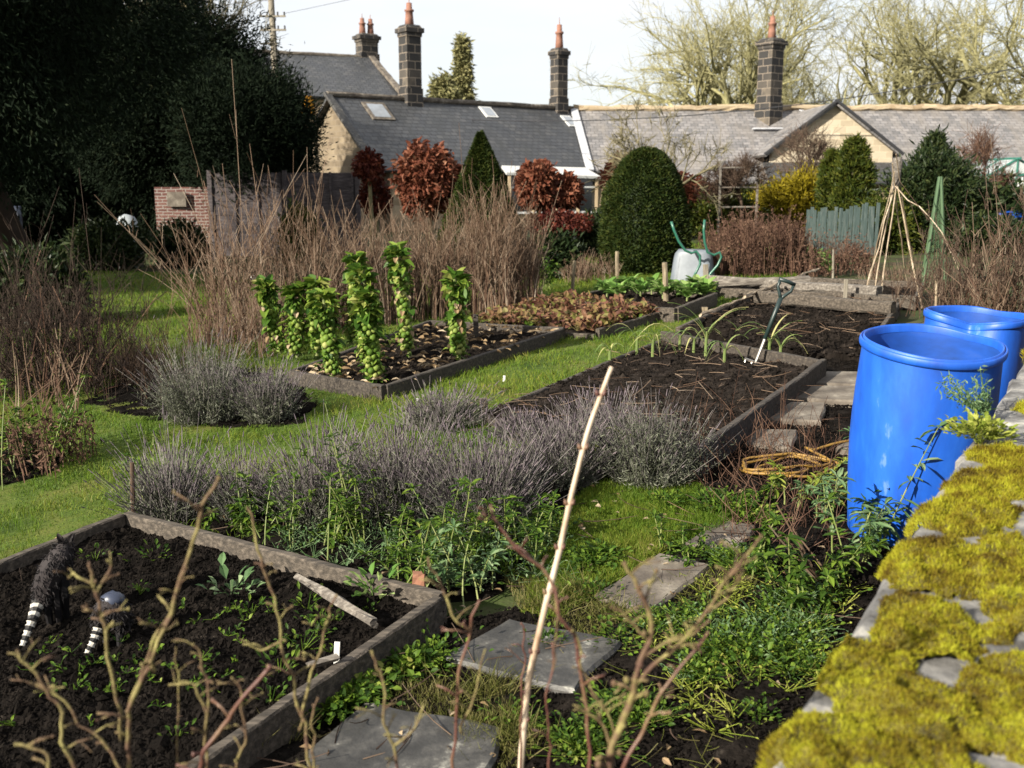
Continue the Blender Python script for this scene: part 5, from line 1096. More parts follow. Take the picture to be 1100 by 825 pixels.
figure([pt(108, 672), pt(112, 660), pt(119, 650), pt(128, 656), pt(131, 670)], [.03, .048, .052, .046, .03], [pt(107, 672, -.02), pt(100, 690, -.06), pt(88, 712, -.1)], (.020, .008), [(pt(130, 668), (.6, -.2, -.2)), (pt(126, 672), (.2, -.4, -.3))], 'crouching dark animal figure with blue-grey back, right of the upright one', True, legs=([pt(112, 664), pt(114, 678), spot(114, 694, .08)], [pt(128, 664), pt(129, 678), spot(129, 694, .08)]))

# ================================================================== LAVENDER
def lavender(g, rad, h, lab, ns=1500, spike=1.0, dens=1.0, group='lavender bushes', name='lavender_bush', mats=('lav', 'lavstem'), leafn=9000, asp=1.0, flow=1.0, leafy=.5, spike_=1.0):
    T = thing(name, g, lab, 'shrub', group); g = np.asarray(g, float)
    ns = int(ns * .8 * spike_); u = R.normal(size=(ns, 2)) * .40; u = u[(u ** 2).sum(1) < 1]; ns = len(u); b = np.stack([g[0] + u[:, 0] * rad * .62, g[1] + u[:, 1] * rad * .62 * asp, 0 * u[:, 0]], -1); b[:, 2] = gz(b[:, 0], b[:, 1])
    d = np.stack([u[:, 0] * 1.0 * rad / h, u[:, 1] * 1.0 * rad / h, np.ones(ns)], -1) + R.normal(size=(ns, 3)) * [.30, .30, .16] + fbm(np.stack([u[:, 0] * 4, u[:, 1] * 4, 0 * u[:, 0] + g[1] * 3], -1), 2)[:, None] * np.array([1.1, 1.1, 0]) * rad / h; L = h * R.uniform(.4, 1.0, ns) * (1 - .25 * (u ** 2).sum(1)) * np.clip(1 + fbm(np.stack([u[:, 0] * 3, u[:, 1] * 3, u[:, 0] * 0 + g[0] * 5], -1), 3) * 1.0, .5, 1.3)
    mb = MB(); P = stems(mb, b, d, L, .0016, .0010, R.normal(size=(ns, 3)) * .10 * [1, 1, 0], 3, 3)
    tipd = nrm(P[:, 3] - P[:, 2]); k = R.random(ns) < .8 * flow; stems(mb, P[k, 3], tipd[k], R.uniform(.018, .04, k.sum()), .0032, .0018, np.zeros((k.sum(), 3)), 2, 4, mi=1); mb.build('flower_stem', [M[mats[1]], M['lavhead']], T)
    mb = MB(); n = int(leafn * dens * 1.5); ks = R.integers(0, ns, n); tq = R.beta(1.3, 1.6, n)[:, None] * (.62 + .3 * leafy); Q = P[ks, 0] + (P[ks, 1] - P[ks, 0]) * np.clip(tq * 3, 0, 1) + (P[ks, 2] - P[ks, 1]) * np.clip(tq * 3 - 1, 0, 1) + (P[ks, 3] - P[ks, 2]) * np.clip(tq * 3 - 2, 0, 1) + R.normal(size=(n, 3)) * .014
    leaves(mb, Q, R.normal(size=Q.shape) * .7 + [0, 0, .7], R.normal(size=Q.shape), R.uniform(.018, .042, n), R.uniform(.0035, .0065, n), simple=True)
    nb = 60; bb = np.tile(g, (nb, 1)) + R.normal(size=(nb, 3)) * [.05, .05, 0]; stems(mb, bb, np.stack([R.normal(size=nb) * rad / h, R.normal(size=nb) * rad / h, np.ones(nb)], -1), h * R.uniform(.35, .65, nb), .006, .003, R.normal(size=(nb, 3)) * .2, 3, 4)
    mb.build('foliage', M[mats[0]], T)
    return T
for px, py, wpx, pt_, lab, ns, lf in [
    (222, 452, 120, 346, 'big grey dome of lavender left of the sprout bed', 1500, 14000), (290, 452, 70, 375, 'lower grey lavender mound at the right flank of the big dome', 700, 6000),
    (185, 560, 105, 455, 'airy lavender with tall pale stems behind the back board of the nearest bed', 800, 2600), (262, 556, 80, 468, 'thin lavender clump to the right of the airy one', 500, 2400),
    (345, 562, 110, 450, 'purplish-grey lavender in the middle of the row behind the nearest bed', 1100, 5000), (430, 560, 120, 440, 'dense purple-grey lavender in front of the sprout bed', 1500, 6500), (520, 566, 130, 440, 'dense lavender at the right end of the front row', 1500, 7000),
    (600, 520, 130, 425, 'lavender leaning over the left board of the leek bed', 1600, 7000), (700, 520, 124, 412, 'dark grey-green lavender bush in the near end of the leek bed', 1500, 13000), (655, 500, 90, 410, 'grey lavender filling the gap beside the dark bush', 1000, 6000),
    (474, 458, 130, 396, 'wispy grey lavender at the right board of the sprout bed', 800, 2600), (560, 470, 70, 425, 'small lavender by the square peg of the leek bed', 600, 2500)]:
    g = spot(px, py); k = g[1] / 1100; h = at(px, pt_ + 16, g[1])[2] - g[2]; lavender(g, wpx * k / 2 * 1.02, h, lab, ns, leafn=lf, asp=.8, leafy=(.95 if lf >= 12000 else .6), flow=(.35 if lf >= 12000 else 1), spike_=(.5 if lf >= 12000 else 1))
lavender(spot(150, 412), .25, .5, 'small dark bush on a short stem at the left of the big lavender dome', 700, group=None, name='dark_bush', mats=('twig', 'twig'), leafn=3000, flow=.2)

# ================================================================== DEAD STEMS
def stand(px0, px1, Y, dY, htop, n, lab, mat, name='dead_stem_clump', group='stands of dead brown stems', twigs=3, r=.0045, curve=.10, cat='dead stems', tilt=.1, zvar=.3, leafy=0, hardtop=False):
    c = gp((px0 + px1) / 2, Y); x0, x1 = at(px0, 280, Y)[0], at(px1, 280, Y)[0]; T = thing(name, c, lab, cat, group)
    x = R.uniform(x0, x1, n); y = Y + R.uniform(-dY, dY, n); b = np.stack([x, y, gz(x, y)], -1); H_ = at((px0 + px1) / 2, htop, Y)[2] - c[2]
    env = np.clip(1 - np.abs((x - (x0 + x1) / 2) / ((x1 - x0) / 2)) ** 3 * .35, 0, 1); L = H_ * (1 - np.abs(R.normal(size=n)) * zvar * .6) * env; L = np.clip(L * .86, .2, None)
    d = rdir(n, tilt); red_ = R.random(n) < .3; bend_ = R.normal(size=(n, 3)) * curve; mb = MB(); P = stems(mb, b, d, L, r, r * .4, bend_, 5, 3)
    if red_.any(): stems(mb, b[red_] + [.02, 0, 0], d[red_], L[red_] * .7, r * 1.1, r * .6, bend_[red_] * .8, 4, 3, mi=1)
    m = twigs; q = np.repeat(P[:, 3:5].reshape(-1, 3), m, 0); q = q + R.normal(size=q.shape) * .015; stems(mb, q, rdir(len(q), .55), R.uniform(.1, .35, len(q)) * H_ * .5, r * .5, r * .25, R.normal(size=q.shape) * .2, 2, 3)
    mb.build('stems', [mat, M['redtwig']], T)
    if leafy: mb = MB(); q = np.repeat(P[:, 1:].reshape(-1, 3), leafy, 0) + R.normal(size=(len(P) * 5 * leafy, 3)) * .03; leaves(mb, q, R.normal(size=q.shape) + [0, 0, -.6], R.normal(size=q.shape), .05, .02, .3, simple=True); mb.build('withered_leaves', M['redtwig'], T)
gl2 = 'dead_stem_clump'
for a in [(545, 578, 12.4, .5, 205, 110, 'dead pale stems at the right end of the tall stand', .06), (490, 555, 12.2, .6, 178, 210, 'tallest dead pale stems in front of the dark yew cone', .07), (430, 500, 12.2, .6, 200, 200, 'tall dead brown stems in front of the russet beech dome', .10), (382, 445, 12.0, .6, 212, 160, 'tall dead stems behind the tallest sprout plant', .13), (345, 395, 11.8, .5, 212, 170, 'looser dead stems left of the sprout crowns', .2)]:
    stand(a[0], a[1], a[2], a[3], a[4], a[5], a[6], M['reed'], tilt=a[7] * 1.3, r=.0058, zvar=.6, twigs=4, curve=.2)
stand(288, 352, 11.4, .5, 190, 150, 'arching dead tan stems behind the yellowing sprout plant', M['reed'], tilt=.25, curve=.3, r=.006, zvar=.6, twigs=2)
stand(205, 290, 11.2, .5, 190, 170, 'arching dead tan stems to the right of the far lawn', M['reed'], tilt=.28, curve=.35, r=.006, zvar=.6, twigs=2)
stand(235, 300, 10.2, .4, 290, 90, 'short dead stalks behind the big lavender dome', M['reed'], tilt=.25, curve=.2, r=.004)
gr = 'dark twiggy dead plants on the left'
stand(-30, 70, 9.6, .6, 200, 40, 'dark twiggy dead plants rising at the far left edge', M['darktwig'], group=gr, tilt=.35, curve=.3, r=.006, twigs=4, zvar=.6)
stand(40, 120, 9.2, .6, 225, 34, 'dark twiggy dead plants left of the far lawn', M['darktwig'], group=gr, tilt=.4, curve=.4, r=.006, twigs=4, zvar=.6)
stand(-30, 112, 8.8, .5, 272, 240, 'dense low thicket of brown twigs at the left edge', M['darktwig'], group=gr, tilt=.55, curve=.5, r=.005, twigs=5, zvar=.6)
stand(-10, 80, 8.0, .3, 340, 22, 'pale leaning stalks in front of the brown thicket', M['reed'], group=gr, tilt=.4, curve=.15, r=.006, twigs=1)
stand(110, 220, 9.2, .6, 300, 30, 'thin reddish weed stalks across the far lawn', M['redtwig'], group=gr, tilt=.18, curve=.2, r=.003, twigs=2)
stand(108, 200, 8.4, .5, 345, 50, 'low mixed dead weeds left of the big lavender dome', M['darktwig'], group=gr, tilt=.4, curve=.3, r=.003, twigs=4)
stand(-25, 72, 6.3, .35, 428, 40, 'brown seedy stems among the leafy clump at the left edge of the near lawn', M['redtwig'], group=None, tilt=.22, curve=.15, r=.0035, twigs=4, leafy=2)
stand(760, 860, 14.5, .7, 222, 330, 'red-brown dead perennials right of the wheelbarrow', M['redtwig'], group='red-brown dead perennials', tilt=.16, curve=.15, r=.007, leafy=3, twigs=3)
stand(850, 930, 14.2, .6, 250, 150, 'low purple-brown dead perennials in front of the picket fence', M['redtwig'], group='red-brown dead perennials', tilt=.25, curve=.2, r=.005, leafy=2, twigs=3)
gr = 'bare brown bushes on the right'
stand(1040, 1130, 9.0, .7, 215, 100, 'tangled bare brown bush at the right edge behind the barrels', M['twig'], name='bare_bush', group=gr, tilt=.35, curve=.4, r=.007, twigs=6, cat='shrub')
stand(985, 1060, 9.6, .6, 262, 70, 'lower bare brown bush behind the pinched barrel', M['twig'], name='bare_bush', group=gr, tilt=.35, curve=.4, r=.005, twigs=6, cat='shrub')
stand(1050, 1140, 8.6, .5, 240, 60, 'pale tan stalks arching out of the right-hand bare bush', M['reed'], name='bare_bush', group=gr, tilt=.45, curve=.4, r=.006, twigs=3, cat='shrub')
stand(930, 1000, 12.4, .5, 285, 110, 'low dead stalks around the feet of the cane wigwam', M['reed'], group=None, tilt=.5, curve=.3, r=.004)
stand(605, 660, 15.0, .5, 270, 110, 'dead stalks on the far bed left of the egg-shaped yew', M['reed'], group=None, tilt=.35, curve=.3, r=.005)
stand(690, 900, 4.4 * 0 + 6.0, .5, 455, 90, 'dry reddish stalks beside the near end of the leek bed', M['redtwig'], group=None, tilt=.6, curve=.4, r=.0022, twigs=3)

# ================================================================== LEAFY WEEDS
def leafy_plant(g, h, n, lab, mat='weed', L=.05, W=.016, tilt=.3, per=22, name='leafy_weed', group=None, spread=.05, rosette_=.5, cat='plant', droop=.25):
    T = thing(name, g, lab, cat, group); g = np.asarray(g, float); b = np.tile(g, (n, 1)) + R.normal(size=(n, 3)) * [spread, spread, 0]; b[:, 2] = gz(b[:, 0], b[:, 1]) + (g[2] - gz(g[0], g[1]))
    mb = MB(); P = stems(mb, b, rdir(n, tilt), h * R.uniform(.55, 1.05, n), .004, .002, R.normal(size=(n, 3)) * .18, 5, 5); mb.build('stem', M['stalk'], T)
    t = R.uniform(.15, 1, (n, per)) ** .7 * 4.999; i = t.astype(int); f = (t - i)[..., None]; A_ = P[np.arange(n)[:, None], i]; B_ = P[np.arange(n)[:, None], i + 1]; q = (A_ + (B_ - A_) * f).reshape(-1, 3)
    q = np.concatenate([q, np.repeat(P[:, 5], 6, 0)]); sd = hdir(len(q)); mb = MB()
    leaves(mb, q, sd + [0, 0, 1] * R.uniform(-droop * 2, .7, len(q))[:, None], [0, 0, 1.0] - sd * .3 + R.normal(size=q.shape) * .2, R.uniform(.6, 1.25, len(q)) * L, R.uniform(.7, 1.2, len(q)) * W, .2); mb.build('foliage', M[mat], T)
    return T
gw = 'leafy weeds along the beds'
for px, py, pt_, n, lab, mt, L, W in [
    (485, 640, 530, 9, 'bright leafy spurge rising just behind the right corner of the nearest bed', 'weed', .055, .016), (455, 622, 560, 10, 'pale green leafy clump behind the brick fragment', 'weed', .05, .015), (500, 632, 575, 8, 'grey-green leafy shoots right of the bright spurge', 'glauc', .06, .02),
    (545, 600, 528, 9, 'dark leafy shoots before the right end of the lavender row', 'weed', .05, .016), (582, 598, 525, 7, 'leafy shoots at the edge of the small lawn', 'weed', .05, .015), (375, 588, 455, 6, 'tall leafy stem rising through the middle lavender', 'weed', .045, .015),
    (340, 585, 510, 8, 'leafy weed at the foot of the middle lavender', 'weed', .05, .018), (395, 590, 520, 8, 'leafy weed behind the long back board of the nearest bed', 'weed', .05, .018), (300, 575, 510, 7, 'dark leafy weed right of the thin lavender clump', 'weed', .05, .018),
    (905, 610, 505, 5, 'drooping pale-leaved spurge against the left foot of the large barrel', 'glauc', .075, .02), (930, 600, 530, 4, 'drooping leafy spurge in front of the large barrel', 'weed', .07, .02), (838, 620, 545, 6, 'bright yellow-green leafy clump left of the large barrel', 'weed', .05, .022),
    (888, 640, 570, 5, 'leafy weed right of the bright yellow-green clump', 'weed', .06, .02), (860, 665, 600, 5, 'low leafy weed below the bright yellow-green clump', 'weed', .05, .022), (940, 560, 480, 5, 'brown-tipped leafy stem close against the barrel', 'glauc', .05, .012),
    (1012, 545, 440, 6, 'seedy leafy stems between the barrel and the wall', 'glauc', .055, .016), (30, 500, 425, 14, 'green and brown leafy clump at the left edge of the near lawn', 'weed', .045, .018), (-5, 505, 440, 12, 'leafy clump cut by the left edge of the photo', 'weed', .05, .02), (60, 492, 440, 10, 'reddish leafy stems at the right of the left edge clump', 'weed', .04, .016),
    (145, 545, 470, 5, 'thin yellow-green shoot beside the dark stake', 'weed', .05, .02), (665, 515, 430, 6, 'yellow-green leafy stems inside the dark lavender bush', 'tuft', .045, .01),
    (822, 548, 505, 4, 'reddish-tipped leafy weed in front of the yellow hose', 'weed', .045, .018), (862, 556, 500, 4, 'leafy weed between the yellow hose and the barrel', 'glauc', .06, .02), (880, 545, 490, 7, 'yellow-green leafy weed growing up against the yellow hose', 'tuft', .05, .018),
    (250, 570, 530, 8, 'low green weed just behind the dark stake corner', 'weed', .05, .022), (550, 310, 290, 6, 'small green weed at the foot of the tall dead stems', 'weed', .07, .03), (590, 312, 270, 6, 'pale leafy weed left of the leaning stake', 'weed', .09, .04), (720, 605, 560, 6, 'low weed between the light slab and the fourth slab', 'weed', .04, .016), (470, 600, 520, 5, 'tall narrow green shoot by the front lavender row', 'weed', .05, .014)]:
    g = spot(px, py); h = max(.06, at(px, pt_, g[1])[2] - g[2]); leafy_plant(g, h, n, lab, mt, L, W, group=gw, spread=.05 + .008 * n)
# dead reddish stalks lying over the path end
s_ = scatter(PX([(740, 500), (800, 470), (900, 500), (900, 600), (780, 590)]), 420); mb = MB(); stems(mb, s_, rdir(len(s_), 1.3), R.uniform(.05, .28, len(s_)), .0022, .0012, R.normal(size=s_.shape) * .25, 3, 3); tag(mb.build('dead_stalks', M['redtwig']), kind='stuff')
# low weeds as ground cover
SLABS = [np.array([np.array(v.co) + np.array(o.location) for v in o.data.vertices])[:, :2] for o in bpy.data.objects if o.name.startswith('paving_slab')]
def wd_(x, y):
    k = np.clip(fbm(np.stack([x * 5, y * 5, 0 * x + 9], -1), 3) * 4 + .2, 0, 1)
    for q in SLABS: c = q.mean(0); k = k * (np.hypot(x - c[0], (y - c[1])) > .60 * (q.max(0) - q.min(0)).max())
    return k
lowcover(PX([(740, 640), (800, 590), (900, 610), (905, 660), (850, 720), (760, 730), (700, 700)]), 150, 'ground_weeds', M['weed'], .020, .013, .01, .05, dens=wd_)
lowcover(PX([(700, 780), (760, 700), (860, 690), (850, 760), (800, 830), (700, 850)]), 120, 'ground_weeds', M['weed'], .022, .014, .01, .05, dens=wd_)
lowcover(PX([(640, 640), (680, 590), (790, 560), (900, 600), (860, 640), (700, 690)]), 130, 'ground_weeds', M['weed'], .020, .013, .01, .05, dens=wd_)
lowcover(PX([(500, 770), (640, 690), (700, 730), (690, 850), (560, 860)]), 120, 'ground_weeds', M['weed'], .022, .014, .005, .05, dens=wd_)
lowcover(PX([(280, 800), (360, 760), (440, 720), (500, 690), (490, 730), (380, 780), (330, 840)]), 130, 'ground_weeds', M['weed'], .035, .024, .005, .06, dens=wd_)
lowcover(PX([(300, 570), (480, 630), (600, 620), (610, 560), (480, 540), (330, 545)]), 120, 'ground_weeds', M['weed'], .032, .02, .01, .06, dens=wd_)
lowcover(PX([(560, 630), (640, 640), (720, 590), (640, 600)]), 80, 'ground_weeds', M['weed'], .03, .02, .005, .04, dens=wd_)
lowcover(PX([(0, 410), (70, 400), (90, 375), (0, 370)]), 130, 'ground_weeds', M['weed'], .06, .035, .01, .14, dens=wd_)
lowcover(PX([(740, 640), (800, 590), (930, 610), (905, 660), (850, 760), (740, 760), (680, 700)]), 80, 'ground_weeds', M['glauc'], .018, .010, .01, .06, dens=wd_)
lowcover(PX([(680, 680), (800, 600), (930, 620), (880, 740), (760, 800)]), 90, 'ground_weeds', M['tuft'], .014, .009, .01, .05)
lowcover(PX([(280, 600), (480, 640), (620, 620), (600, 560), (330, 560)]), 120, 'ground_weeds', M['glauc'], .024, .012, .01, .08)
s_ = scatter(PX([(560, 700), (740, 600), (930, 620), (880, 760), (780, 850), (640, 850)]), 260); s_[:, 2] += .02; mb = MB(); stems(mb, s_, hdir(len(s_)) + [0, 0, .15], R.uniform(.03, .11, len(s_)), .0014, .001, R.normal(size=s_.shape) * .3, 3, 3); tag(mb.build('dead_stalks', M['drygrass']), kind='stuff')
lowcover(PX([(580, 300), (660, 282), (780, 290), (640, 296)]), 170, 'ground_weeds', M['weed'], .06, .03, .01, .10, dens=wd_)
lowcover(PX([(700, 545), (800, 545), (860, 600), (800, 610)]), 130, 'ground_weeds', M['weed'], .035, .016, .01, .07, dens=wd_)
lowcover([P1[0] * .75 + P1[2] * .25, P1[1] * .9 + P1[3] * .1, P1[2] * .2 + P1[1] * .8, P1[0] * .35 + P1[2] * .65], 70, 'bed_seedlings', M['weed'], .020, .015, .10, .02, m=5, sp=.016)
for px, py, r_, lab, mt, L in [(800, 725, .075, 'bright green low weed on the dark soil below the path weeds', 'weed', .035), (878, 722, .045, 'small bright weed near the mossy wall foot', 'weed', .03), (765, 700, .05, 'mid-green low weed left of the brightest low weed', 'weed', .032), (815, 770, .03, 'tiny weed in the dark soil at the bottom right', 'weed', .025),
                              (590, 690, .03, 'small weed growing over the far edge of the lichen-spotted slab', 'weed', .03), (665, 688, .05, 'weed between the lichen-spotted slab and the light slab', 'weed', .032), (470, 705, .06, 'fern-like weed at the left of the lichen-spotted slab', 'weed', .036), (850, 640, .07, 'thick green weed left of the barrel foot', 'weed', .035), (640, 640, .05, 'soft green weed at the corner of the small lawn', 'weed', .03),
                              (150, 650, .0, '', '', 0)]:
    if not lab: continue
    g = spot(px, py, .02); T = thing('low_weed', g, lab, 'plant', 'low weeds on the path and soil'); rosette(T, 'foliage', g + [0, 0, r_ * .3], int(1500 * r_ + 60), r_, L * .75, L * .45, M[mt])
gs = 'seedlings in the nearest bed'
for px, py, r_, lab, mt, L in [(248, 634, .05, 'largest pale green seedling in the middle of the nearest bed', 'glauc', .065), (102, 598, .03, 'green seedling beside the head of the upright figure', 'weed', .03), (165, 597, .045, 'loose seedling near the dark stake', 'weed', .035), (330, 648, .04, 'seedling left of the grey stick', 'weed', .03), (325, 690, .05, 'spreading weed by the front board of the nearest bed', 'weed', .03), (400, 632, .05, 'yellowish broad-leaved seedling near the brick fragment', 'cabbage', .07),
                              (270, 655, .03, 'small seedling below the largest one', 'weed', .03), (150, 633, .02, 'tiny seedling right of the upright figure', 'weed', .022), (300, 720, .05, 'green weed spreading along the front board', 'weed', .032), (290, 750, .045, 'weed at the near end of the front board', 'weed', .032), (80, 740, .02, 'tiny seedling at the lower left of the bed', 'weed', .024), (345, 665, .035, 'seedling under the middle of the grey stick', 'weed', .03), (190, 790, .02, 'tiny seedling at the bottom of the bed', 'weed', .024), (395, 655, .02, 'tiny seedling right of the grey stick', 'weed', .025)]:
    g = spot(px, py, .10); T = thing('seedling', g, lab, 'plant', gs); rosette(T, 'foliage', g + [0, 0, .012], max(10, int(500 * r_)), r_, L, L * .5, M[mt], up=.8)

# ================================================================== GRASS
excl = [np.array(p) for p in (P1, P2, P3, P4, P5, P6)] + [np.array(p) for p in soil_polys[:3]]
def grass(poly, n, hgt, wd, mat, name, dens=None, patchy=.3):
    def df(x, y):
        k = np.ones(len(x))
        for e in excl: k[inpoly(x, y, e[:, :2])] = 0
        k *= np.clip(1.0 + fbm(np.stack([x * 2.5, y * 2.5, 0 * x], -1), 4) * 2 * patchy, .05, 1)
        r_ = np.hypot(x, y); return k * np.clip((4.0 / r_) ** 1.3, .08, 1)
    P = scatter(poly, n, df); r_ = np.hypot(P[:, 0], P[:, 1]); sc2 = np.clip((r_ / 4.5) ** .6, .8, 2.2); mb = MB()
    hv = np.clip(1 + fbm(np.stack([P[:, 0] * 3, P[:, 1] * 3, P[:, 0] * 0 + 4], -1), 3) * 1.2, .4, 1.8)
    blades(mb, P, rdir(len(P), .55), R.uniform(.5, 1.3, len(P)) * hgt * hv * np.sqrt(sc2), wd * sc2, hdir(len(P)) * R.uniform(0, .7, len(P))[:, None], mi=0); return tag(mb.build(name, mat), kind='stuff')
grass(lawn_poly, 170000, .035, .0035, M['grass'], 'lawn_grass'); grass(lawn_small, 45000, .035, .003, M['grass'], 'lawn_grass'); grass(lawn_far, 9000, .05, .006, M['grass'], 'lawn_grass')
tuft_polys = [PX([(560, 680), (690, 640), (640, 690), (600, 700)]), PX([(490, 780), (560, 760), (560, 840), (500, 850)]), PX([(540, 620), (640, 640), (690, 680), (560, 660)]), PX([(300, 765), (470, 735), (520, 790), (400, 765)]), PX([(640, 660), (800, 600), (820, 640), (700, 700)])]
for pl in tuft_polys: grass(pl, 1500, .045, .003, M['drygrass'], 'dry_grass', patchy=.8)
for px, py, n in [(620, 640, 200), (590, 655, 200), (540, 745, 160), (505, 750, 160), (660, 665, 160), (560, 800, 200), (310, 790, 140)]:
    g = spot(px, py); b = np.tile(g, (n, 1)) + R.normal(size=(n, 3)) * [.05, .04, 0]; mb = MB(); blades(mb, b - g, rdir(n, .8), R.uniform(.05, .13, n), .003, hdir(n) * .6); o = mb.build('grass_tuft', M['drygrass']); o.location = tuple(g); tag(o, 'tuft of yellowing grass beside the stepping slabs', 'grass', 'tufts of yellow grass by the slabs')

# fallen leaves and bits on lawn and soil
allp = PX([(-60, 620), (140, 560), (480, 430), (700, 400), (900, 600), (800, 840), (200, 840), (-100, 800)]); s = scatter(allp, 260); s[:, 2] += .03; mb = MB(); leaves(mb, s, hdir(len(s)) + [0, 0, .1], [0, 0, 1.0] + R.normal(size=s.shape) * .5, R.uniform(.02, .05, len(s)), R.uniform(.012, .03, len(s)), .3); tag(mb.build('fallen_leaves', M['deadleaf']), kind='stuff')
s = scatter(allp, 300); s[:, 2] += .035; mb = MB(); stems(mb, s, hdir(len(s)) + [0, 0, .1], R.uniform(.05, .25, len(s)), .0025, .0015, R.normal(size=s.shape) * .15); tag(mb.build('fallen_twigs', M['twig']), kind='stuff')
# dry stalks leaning by the barrel weeds
mb = MB(); g = spot(880, 625); n = 9; stems(mb, np.zeros((n, 3)) + R.normal(size=(n, 3)) * [.03, .02, 0], np.array([-.6, -.1, .75]) + R.normal(size=(n, 3)) * .12, R.uniform(.2, .4, n), .004, .003, R.normal(size=(n, 3)) * .05); o = mb.build('dry_stalks', M['reed']); o.location = tuple(g); tag(o, 'handful of pale dry stalks leaning left of the barrel', 'dead stems')

# ================================================================== FOREGROUND ROSE STEMS AND CANE
def smooth(P, n):
    P = np.array(P, float); t = np.linspace(0, len(P) - 1, n); Q = np.stack([np.interp(t, np.arange(len(P)), P[:, i]) for i in range(3)], -1)
    for _ in range(3): Q[1:-1] = (Q[:-2] + 2 * Q[1:-1] + Q[2:]) / 4
    return Q
def twig(T, pxs, Y, r0, r1, mat='rose', ground=True, spurs=9, dY=.0, seed=0, spl=.034):
    P = [at(x, y, Y + dY * i / max(1, len(pxs) - 1)) for i, (x, y) in enumerate(pxs)]
    if ground: a = P[0]; P = [np.array([a[0] - .01, a[1] + .02, float(gz(a[0], a[1])) - .03]), (a + [a[0], a[1], gz(a[0], a[1])]) / 2] + P
    n = max(14, 6 * len(P)); Q = smooth(P, n); Q = Q + fbm(Q * 22 + seed, 3)[:, None] * np.array([.016, .010, .006]); r_ = np.linspace(r0, r1, n) * .54 * (1 + .18 * fbm(Q * 60, 2)); mb = MB(); tube(mb, Q, r_, 8)
    for k in range(spurs):
        i = int(R.uniform(.25, .97) * (n - 1)); a = R.uniform(0, 2 * PI); dd = nrm(np.array([math.cos(a), math.sin(a) * .6, R.uniform(.2, .9)])); L = R.uniform(.3, 1.5) * spl; p = Q[i]
        tube(mb, [p, p + dd * L * .5 + [0, 0, .004], p + dd * L], [r_[i] * .75, r_[i] * .5, r_[i] * .6], 6)
        if R.random() < .6: sphere(mb, p + dd * L, r_[i] * .95, 6, 5, sc_=(1, 1, 1.3), noise=.3)
        if L > spl * .8: d2 = nrm(dd + R.normal(size=3) * .6); tube(mb, [p + dd * L * .6, p + dd * L * .6 + d2 * L * .5], [r_[i] * .5, r_[i] * .35], 5)
    sphere(mb, Q[-1], r1 * .8, 6, 5, noise=.3)
    for i in range(2, n - 1, 3): sphere(mb, Q[i], r_[i] * 1.22, 7, 5, sc_=(1, 1, .8), noise=.4)
    return mb.build('branch', M[mat], T, True)
def bush(x, Y, lab): p = at(x, 900, Y); p[2] = gz(p[0], Y); return thing('rose_bush', p, lab, 'shrub', 'bare mossy rose stems in the foreground')
T = bush(140, 1.55, 'bare mossy rose with a tall forked shoot before the animal figures')
twig(T, [(136, 825), (144, 755), (180, 670), (207, 575), (234, 514)], 1.5, .0085, .0045, spurs=10); twig(T, [(131, 795), (112, 680), (102, 620), (98, 606)], 1.55, .006, .004, ground=False, spurs=9); twig(T, [(102, 625), (80, 614), (70, 622)], 1.55, .004, .003, ground=False, spurs=2); twig(T, [(104, 640), (116, 612), (120, 600)], 1.55, .004, .003, ground=False, spurs=2)
twig(T, [(88, 815), (58, 760), (40, 720), (22, 698)], 1.45, .0065, .0038, spurs=10); twig(T, [(60, 860), (52, 810), (20, 798)], 1.4, .006, .004, spurs=6); twig(T, [(144, 755), (165, 690), (190, 640), (200, 610)], 1.5, .005, .003, ground=False, spurs=6)
twig(T, [(150, 850), (100, 790), (62, 745), (30, 735)], 1.5, .005, .003, ground=False, spurs=8)
T = bush(225, 1.5, 'low red-shooted rose in front of the near bed board')
twig(T, [(205, 830), (242, 775), (287, 718)], 1.45, .0075, .0055, 'redstem', spurs=4); twig(T, [(216, 830), (222, 760), (216, 705), (212, 690)], 1.5, .005, .003, spurs=8); twig(T, [(222, 770), (205, 735), (178, 738)], 1.5, .004, .003, ground=False, spurs=4); twig(T, [(250, 830), (262, 790), (254, 740), (250, 728)], 1.5, .005, .003, spurs=8); twig(T, [(187, 735), (184, 715), (187, 697)], 1.55, .003, .002, spurs=2)
T = bush(325, 1.65, 'slender mossy rose stems rising over the middle of the near bed')
twig(T, [(338, 825), (320, 750), (300, 688), (284, 605), (267, 545)], 1.65, .007, .0035, spurs=12); twig(T, [(321, 785), (343, 700), (352, 660), (361, 640)], 1.65, .005, .003, ground=False, spurs=6); twig(T, [(300, 690), (280, 700), (262, 692)], 1.65, .004, .003, ground=False, spurs=3); twig(T, [(338, 825), (333, 770), (341, 750)], 1.6, .0045, .003, spurs=5)
T = bush(495, 1.6, 'red-stemmed rose with mossy forked tip left of the pale cane')
twig(T, [(484, 830), (496, 715), (506, 668), (516, 645)], 1.6, .0065, .0035, 'redstem', spurs=6); twig(T, [(504, 680), (490, 660), (476, 632), (463, 598)], 1.6, .0045, .003, ground=False, spurs=4); twig(T, [(430, 850), (420, 780), (408, 735), (400, 700)], 1.5, .005, .0035, spurs=8); twig(T, [(425, 800), (445, 785), (452, 760)], 1.5, .004, .003, ground=False, spurs=4); twig(T, [(492, 790), (510, 750), (518, 700)], 1.6, .004, .0025, ground=False, spurs=3)
T = bush(640, 1.5, 'tall arching rose stem curving left across the pale cane')
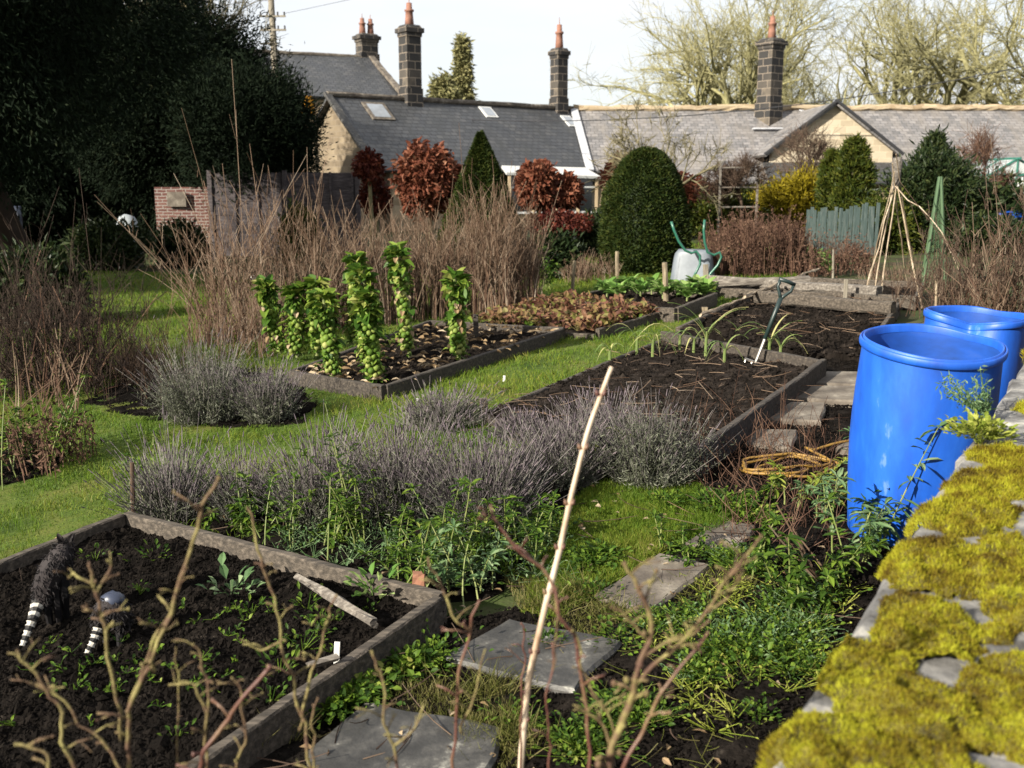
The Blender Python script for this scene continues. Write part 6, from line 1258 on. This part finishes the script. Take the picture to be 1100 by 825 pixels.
twig(T, [(634, 830), (624, 735), (603, 645), (573, 609), (546, 578), (523, 546)], 1.5, .0065, .0035, 'redstem', spurs=9); twig(T, [(598, 640), (612, 680), (630, 735), (660, 790)], 1.5, .004, .003, ground=False, spurs=7); twig(T, [(602, 660), (596, 690), (594, 720)], 1.48, .003, .002, ground=False, spurs=4); twig(T, [(587, 825), (588, 780), (590, 730), (594, 690)], 1.6, .0038, .003, 'redstem', spurs=3)
T = bush(675, 1.35, 'gnarled mossy rose bush with many forks right of the pale cane')
twig(T, [(652, 840), (664, 780), (680, 742), (691, 706), (698, 671), (687, 621), (673, 604)], 1.4, .014, .0045, spurs=14); twig(T, [(684, 735), (700, 715), (725, 697), (760, 656), (790, 610), (816, 577)], 1.4, .0065, .003, 'rose', ground=False, spurs=14); twig(T, [(670, 828), (690, 780), (712, 744), (740, 705), (757, 682)], 1.38, .0055, .003, 'redstem', ground=False, spurs=7); twig(T, [(691, 706), (715, 690), (740, 685), (760, 668)], 1.4, .0045, .003, ground=False, spurs=8); twig(T, [(660, 800), (640, 770), (622, 760)], 1.4, .0045, .003, ground=False, spurs=5); twig(T, [(693, 690), (675, 670), (668, 655)], 1.4, .004, .003, ground=False, spurs=5); twig(T, [(760, 658), (785, 640), (800, 612)], 1.4, .004, .0025, ground=False, spurs=6)
# the pale cane
P = smooth([at(557, 900, 1.95), at(559, 825, 1.95), at(567, 733, 1.97), at(586, 650, 1.98), at(601, 592, 2.0), at(613, 535, 2.0), at(632, 460, 2.02), at(657, 394, 2.05)], 60)
P = np.concatenate([[[P[0][0] - .01, P[0][1], float(gz(P[0][0], P[0][1])) - .05]], P]); c0 = P[0].copy(); r_ = np.interp(np.linspace(0, 1, 61), [0, .3, 1], [.0075, .007, .0045]); k = np.arange(61) % 7 == 0; r_ = r_ * np.where(k, 1.15, 1)
T = thing('bare_cane', c0, 'tall pale bare cane leaning right in the foreground', 'cane'); mb = MB(); tube(mb, P, r_, 10)
for i in range(14, 60, 7):
    for s_ in (1, -1): tube(mb, [P[i], P[i] + [s_ * .008, -.004, .006], P[i] + [s_ * .010, -.004, .014]], [.004, .0045, .001], 6, mi=1)
mb.build('cane', [M['cane'], M['redstem']], T, True)
T = thing('bare_cane', at(562, 760, 1.9) * [1, 1, 0] + [0, 0, float(gz(.02, 1.9))], 'short red-brown cane standing beside the foot of the pale cane', 'cane'); twig(T, [(561, 740), (562, 700), (563, 668)], 1.9, .0045, .003, 'redstem', spurs=3)
